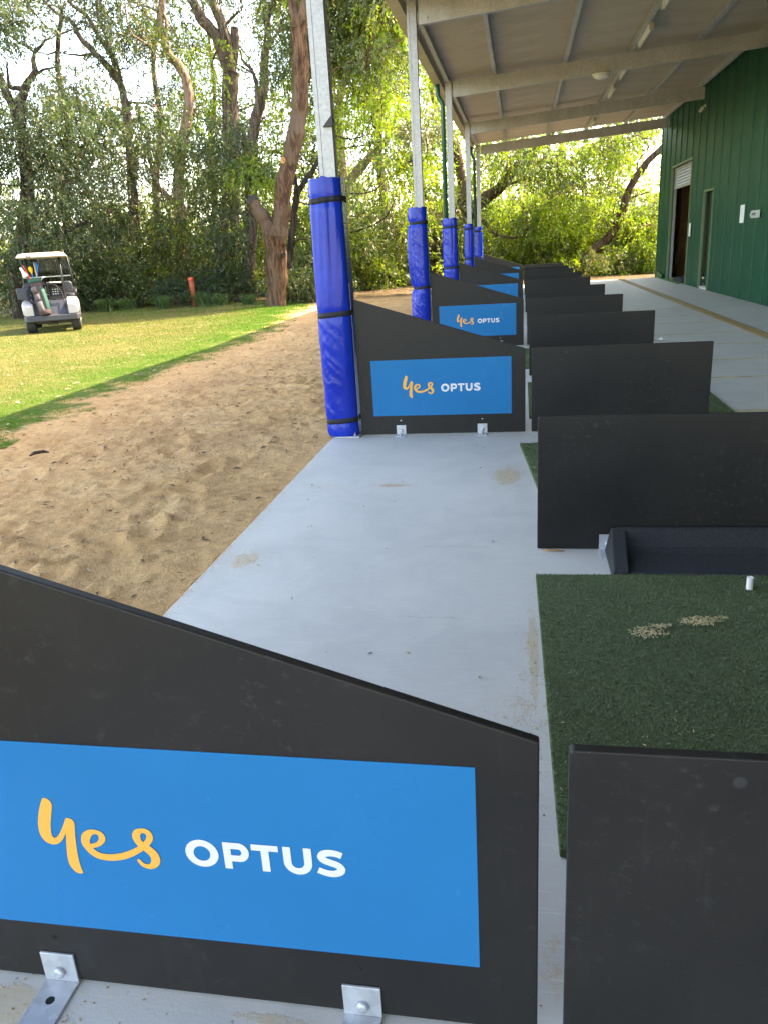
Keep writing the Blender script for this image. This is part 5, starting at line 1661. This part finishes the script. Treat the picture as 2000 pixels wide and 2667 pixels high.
# far wood: one mass behind everything
cl = []
for k in range(430):
    x = rg.uniform(-75, 70)
    y = rg.uniform(44, 64)
    z = rg.uniform(0.2, 1.0) ** 0.8 * (6.6 + 2.2 * math.sin(x * 0.23) + 1.4 * math.sin(x * 0.61 + 2))
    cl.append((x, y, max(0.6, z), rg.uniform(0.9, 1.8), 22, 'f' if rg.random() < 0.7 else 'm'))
for k in range(170):
    cl.append((rg.uniform(-60, 40), rg.uniform(38, 48), rg.uniform(0.3, 3.0), rg.uniform(0.8, 1.4), 18, 'd' if rg.random() < 0.5 else 'm'))
V, F, C = foliage(cl, rg, L=1.3, ll=0.40, lw=0.075, nl=8, droop=0.6)
V[:, 2] = np.maximum(V[:, 2], 0.0)
tag(mesh_np('far_woodland', V, F, M['leaf'], None, C), 'pale mass of woodland far behind the tree line', 'woodland', kind='stuff')
# undergrowth between the trunks
cl = []
for k in range(330):
    x = rg.uniform(-28, 14)
    y = 24.2 + rg.random() * 14 + (3.5 if x > -3 else 0)
    if x > 3.5 and y < 29:
        continue
    cl.append((x, y, rg.uniform(0.1, 0.9), rg.uniform(0.35, 0.7), 17, ('m', 'y', 'd', 'g')[rg.integers(0, 4)]))
V, F, C = foliage(cl, rg, L=0.6, ll=0.12, lw=0.018, nl=11, droop=0.3, upright=True)
V[:, 2] = np.maximum(V[:, 2], 0.0)
tag(mesh_np('undergrowth', V, F, M['leaf'], None, C), 'tangled low undergrowth between the tree trunks', 'undergrowth', kind='stuff')

# ================================================================== LAWN BLADES AND LITTER
nb = 300000
r = np.random.default_rng(77)
yv = 5.4 + 19.0 * r.random(nb) ** 1.7
xv = turf_edge(yv) + 0.35 - (0.2 + 0.62 * yv) * r.random(nb) ** 1.5
dens = vnoise(xv, yv, 2.2, 31) * 0.6 + vnoise(xv, yv, 7.0, 32) * 0.4
dist = turf_edge(yv) - xv
prob = np.clip((dist + (dens - 0.5) * 2.4) * 1.1 + 0.25, 0, 1) * np.clip(0.25 + 1.3 * dens + 0.4 * (dist < 1.2), 0, 1)
keep = r.random(nb) < prob
xv, yv, dist, dens = xv[keep], yv[keep], dist[keep], dens[keep]
n = len(xv)
zv = ground_height(xv, yv)
far = np.clip(yv / 9.0, 0.8, 2.4)
a = r.uniform(0, 2 * PI, n)
h = r.uniform(0.012, 0.032, n) * (0.8 + 0.3 * far)
w = 0.0022 * far * r.uniform(0.8, 1.3, n)
P = np.stack([xv, yv, zv - 0.004], -1)
s = np.stack([np.cos(a), np.sin(a), np.zeros(n)], -1) * w[:, None]
le = np.stack([np.sin(a * 3.1), np.cos(a * 2.7), np.zeros(n)], -1) * (h * r.uniform(0.1, 0.9, n))[:, None]
V = np.stack([P - s, P + s, P + le + np.array([0, 0, 1]) * h[:, None]], 1).reshape(-1, 3)
lush = np.clip(1.15 - dist / 2.0, 0.0, 1.0)
dryp = np.clip(0.46 - 0.50 * lush + 0.8 * (vnoise(xv, yv, 1.1, 35) - 0.5), 0.04, 0.85)
dry = r.random(n) < dryp
g = np.stack([0.085 + 0.04 * r.random(n), 0.160 + 0.05 * r.random(n), 0.014 + 0.008 * r.random(n)], -1)
g = g * (1 + np.stack([-0.25 * lush, 0.28 * lush, -0.3 * lush], -1))
g *= 0.80
g[dry] = np.array([0.25, 0.19, 0.08]) * r.uniform(0.7, 1.15, (int(dry.sum()), 1))
tag(mesh_np('lawn', V, np.arange(3 * n).reshape(-1, 3), M['turf_blade'], None, np.repeat(g, 3, 0)), 'short patchy lawn beyond the sand, part in the roof shadow', 'grass', kind='stuff')


def litter(name, label, n, region, cols, l0, l1, wr, zoff, seed, sandy=False):
    r = np.random.default_rng(seed)
    x, y = region(r, n)
    z = ground_height(x, y) + zoff if sandy else np.full(n, zoff)
    a = r.uniform(0, 2 * PI, n)
    ln = r.uniform(l0, l1, n)
    w = ln * wr * r.uniform(0.6, 1.4, n)
    d = np.stack([np.cos(a), np.sin(a), r.uniform(-0.15, 0.15, n)], -1)
    s = np.stack([-np.sin(a), np.cos(a), r.uniform(-0.4, 0.4, n)], -1)
    P = np.stack([x, y, z], -1)
    up = np.array([0, 0, 1.0]) * (ln * r.uniform(0.02, 0.18, n))[:, None]
    V = np.stack([P - d * ln[:, None] / 2, P + s * w[:, None] / 2 + up, P + d * ln[:, None] / 2, P - s * w[:, None] / 2 + up], 1).reshape(-1, 3)
    pal = np.array(cols)
    c = pal[r.integers(0, len(pal), n)] * r.uniform(0.7, 1.3, n)[:, None]
    tag(mesh_np(name, V, np.arange(4 * n).reshape(-1, 4), M['turf_blade'], None, np.repeat(c, 4, 0)), label, 'litter', kind='stuff')


litter('leaf_litter', 'dry leaves and bark flakes scattered over the lawn', 750, lambda r, n: ((lambda y: (turf_edge(y) + 0.2 - (0.3 + 0.6 * y) * r.random(n), y))(5.5 + 18 * r.random(n) ** 1.3)),
       [(0.36, 0.28, 0.18), (0.28, 0.19, 0.11), (0.42, 0.36, 0.26), (0.17, 0.11, 0.065)], 0.03, 0.10, 0.3, 0.014, 51, True)
litter('sand_debris', 'twigs and dead leaves lying in the churned sand', 3200, lambda r, n: (r.uniform(-4.9, -1.45, n), 1.5 + 13 * r.random(n) ** 1.3),
       [(0.10, 0.06, 0.035), (0.16, 0.10, 0.06), (0.30, 0.21, 0.14), (0.42, 0.33, 0.24), (0.07, 0.045, 0.03)], 0.012, 0.075, 0.2, 0.007, 52, True)
litter('slab_debris', 'tiny leaf and bark flecks lying on the concrete', 90, lambda r, n: (r.uniform(-1.3, 0.0, n), r.uniform(0.9, 8.5, n)),
       [(0.10, 0.07, 0.05), (0.30, 0.2, 0.1), (0.06, 0.05, 0.04)], 0.006, 0.022, 0.35, 0.003, 53)
gr = [(-0.085, 4.45, 0.12, 0.26, 420), (-1.25, 3.13, 0.13, 0.17, 260), (-0.74, 4.27, 0.14, 0.04, 160), (0.035, 2.3, 0.045, 0.75, 260), (-1.36, 3.4, 0.06, 2.2, 900), (-1.15, 4.25, 0.16, 0.06, 120), (-0.9, 0.9, 0.25, 0.1, 160), (-0.02, 1.9, 0.1, 0.2, 120)]


def grain_region(r, n):
    q = r.choice(len(gr), n, p=np.array([g_[4] for g_ in gr]) / sum(g_[4] for g_ in gr))
    G = np.array(gr)[q]
    x = G[:, 0] + r.normal(scale=0.55, size=n) * G[:, 2]
    return np.where(x < -1.385, -1.385 + 0.02 * r.random(n), x), G[:, 1] + r.normal(scale=0.55, size=n) * G[:, 3]


litter('sand_grains', 'loose sand and crumbs spilled over the concrete', 3600, grain_region, [(0.60, 0.42, 0.23), (0.54, 0.37, 0.19), (0.64, 0.49, 0.30), (0.36, 0.24, 0.13)], 0.002, 0.007, 0.8, 0.0022, 54)
# one longer strip of bark on the sand, one curled leaf under the second divider
tag(MB().tube([(-3.66, 5.13, -0.01), (-3.62, 5.15, 0.008), (-3.57, 5.18, 0.010), (-3.53, 5.19, 0.0)], [0.006, 0.015, 0.013, 0.004], 6).build('bark_strip', M['bark_dark']), 'short dark strip of bark lying alone on the sand', 'bark')
mb = MB()
mb.tube([(0.085, 3.262, 0.003), (0.12, 3.250, 0.008), (0.16, 3.249, 0.008), (0.185, 3.255, 0.003)], [0.001, 0.004, 0.004, 0.001], 5)
tag(mb.build('dead_leaf', M['cutwood']), 'thin curled brown leaf under the front of the second divider board', 'leaf')
print('LEAVES', n_leaf)
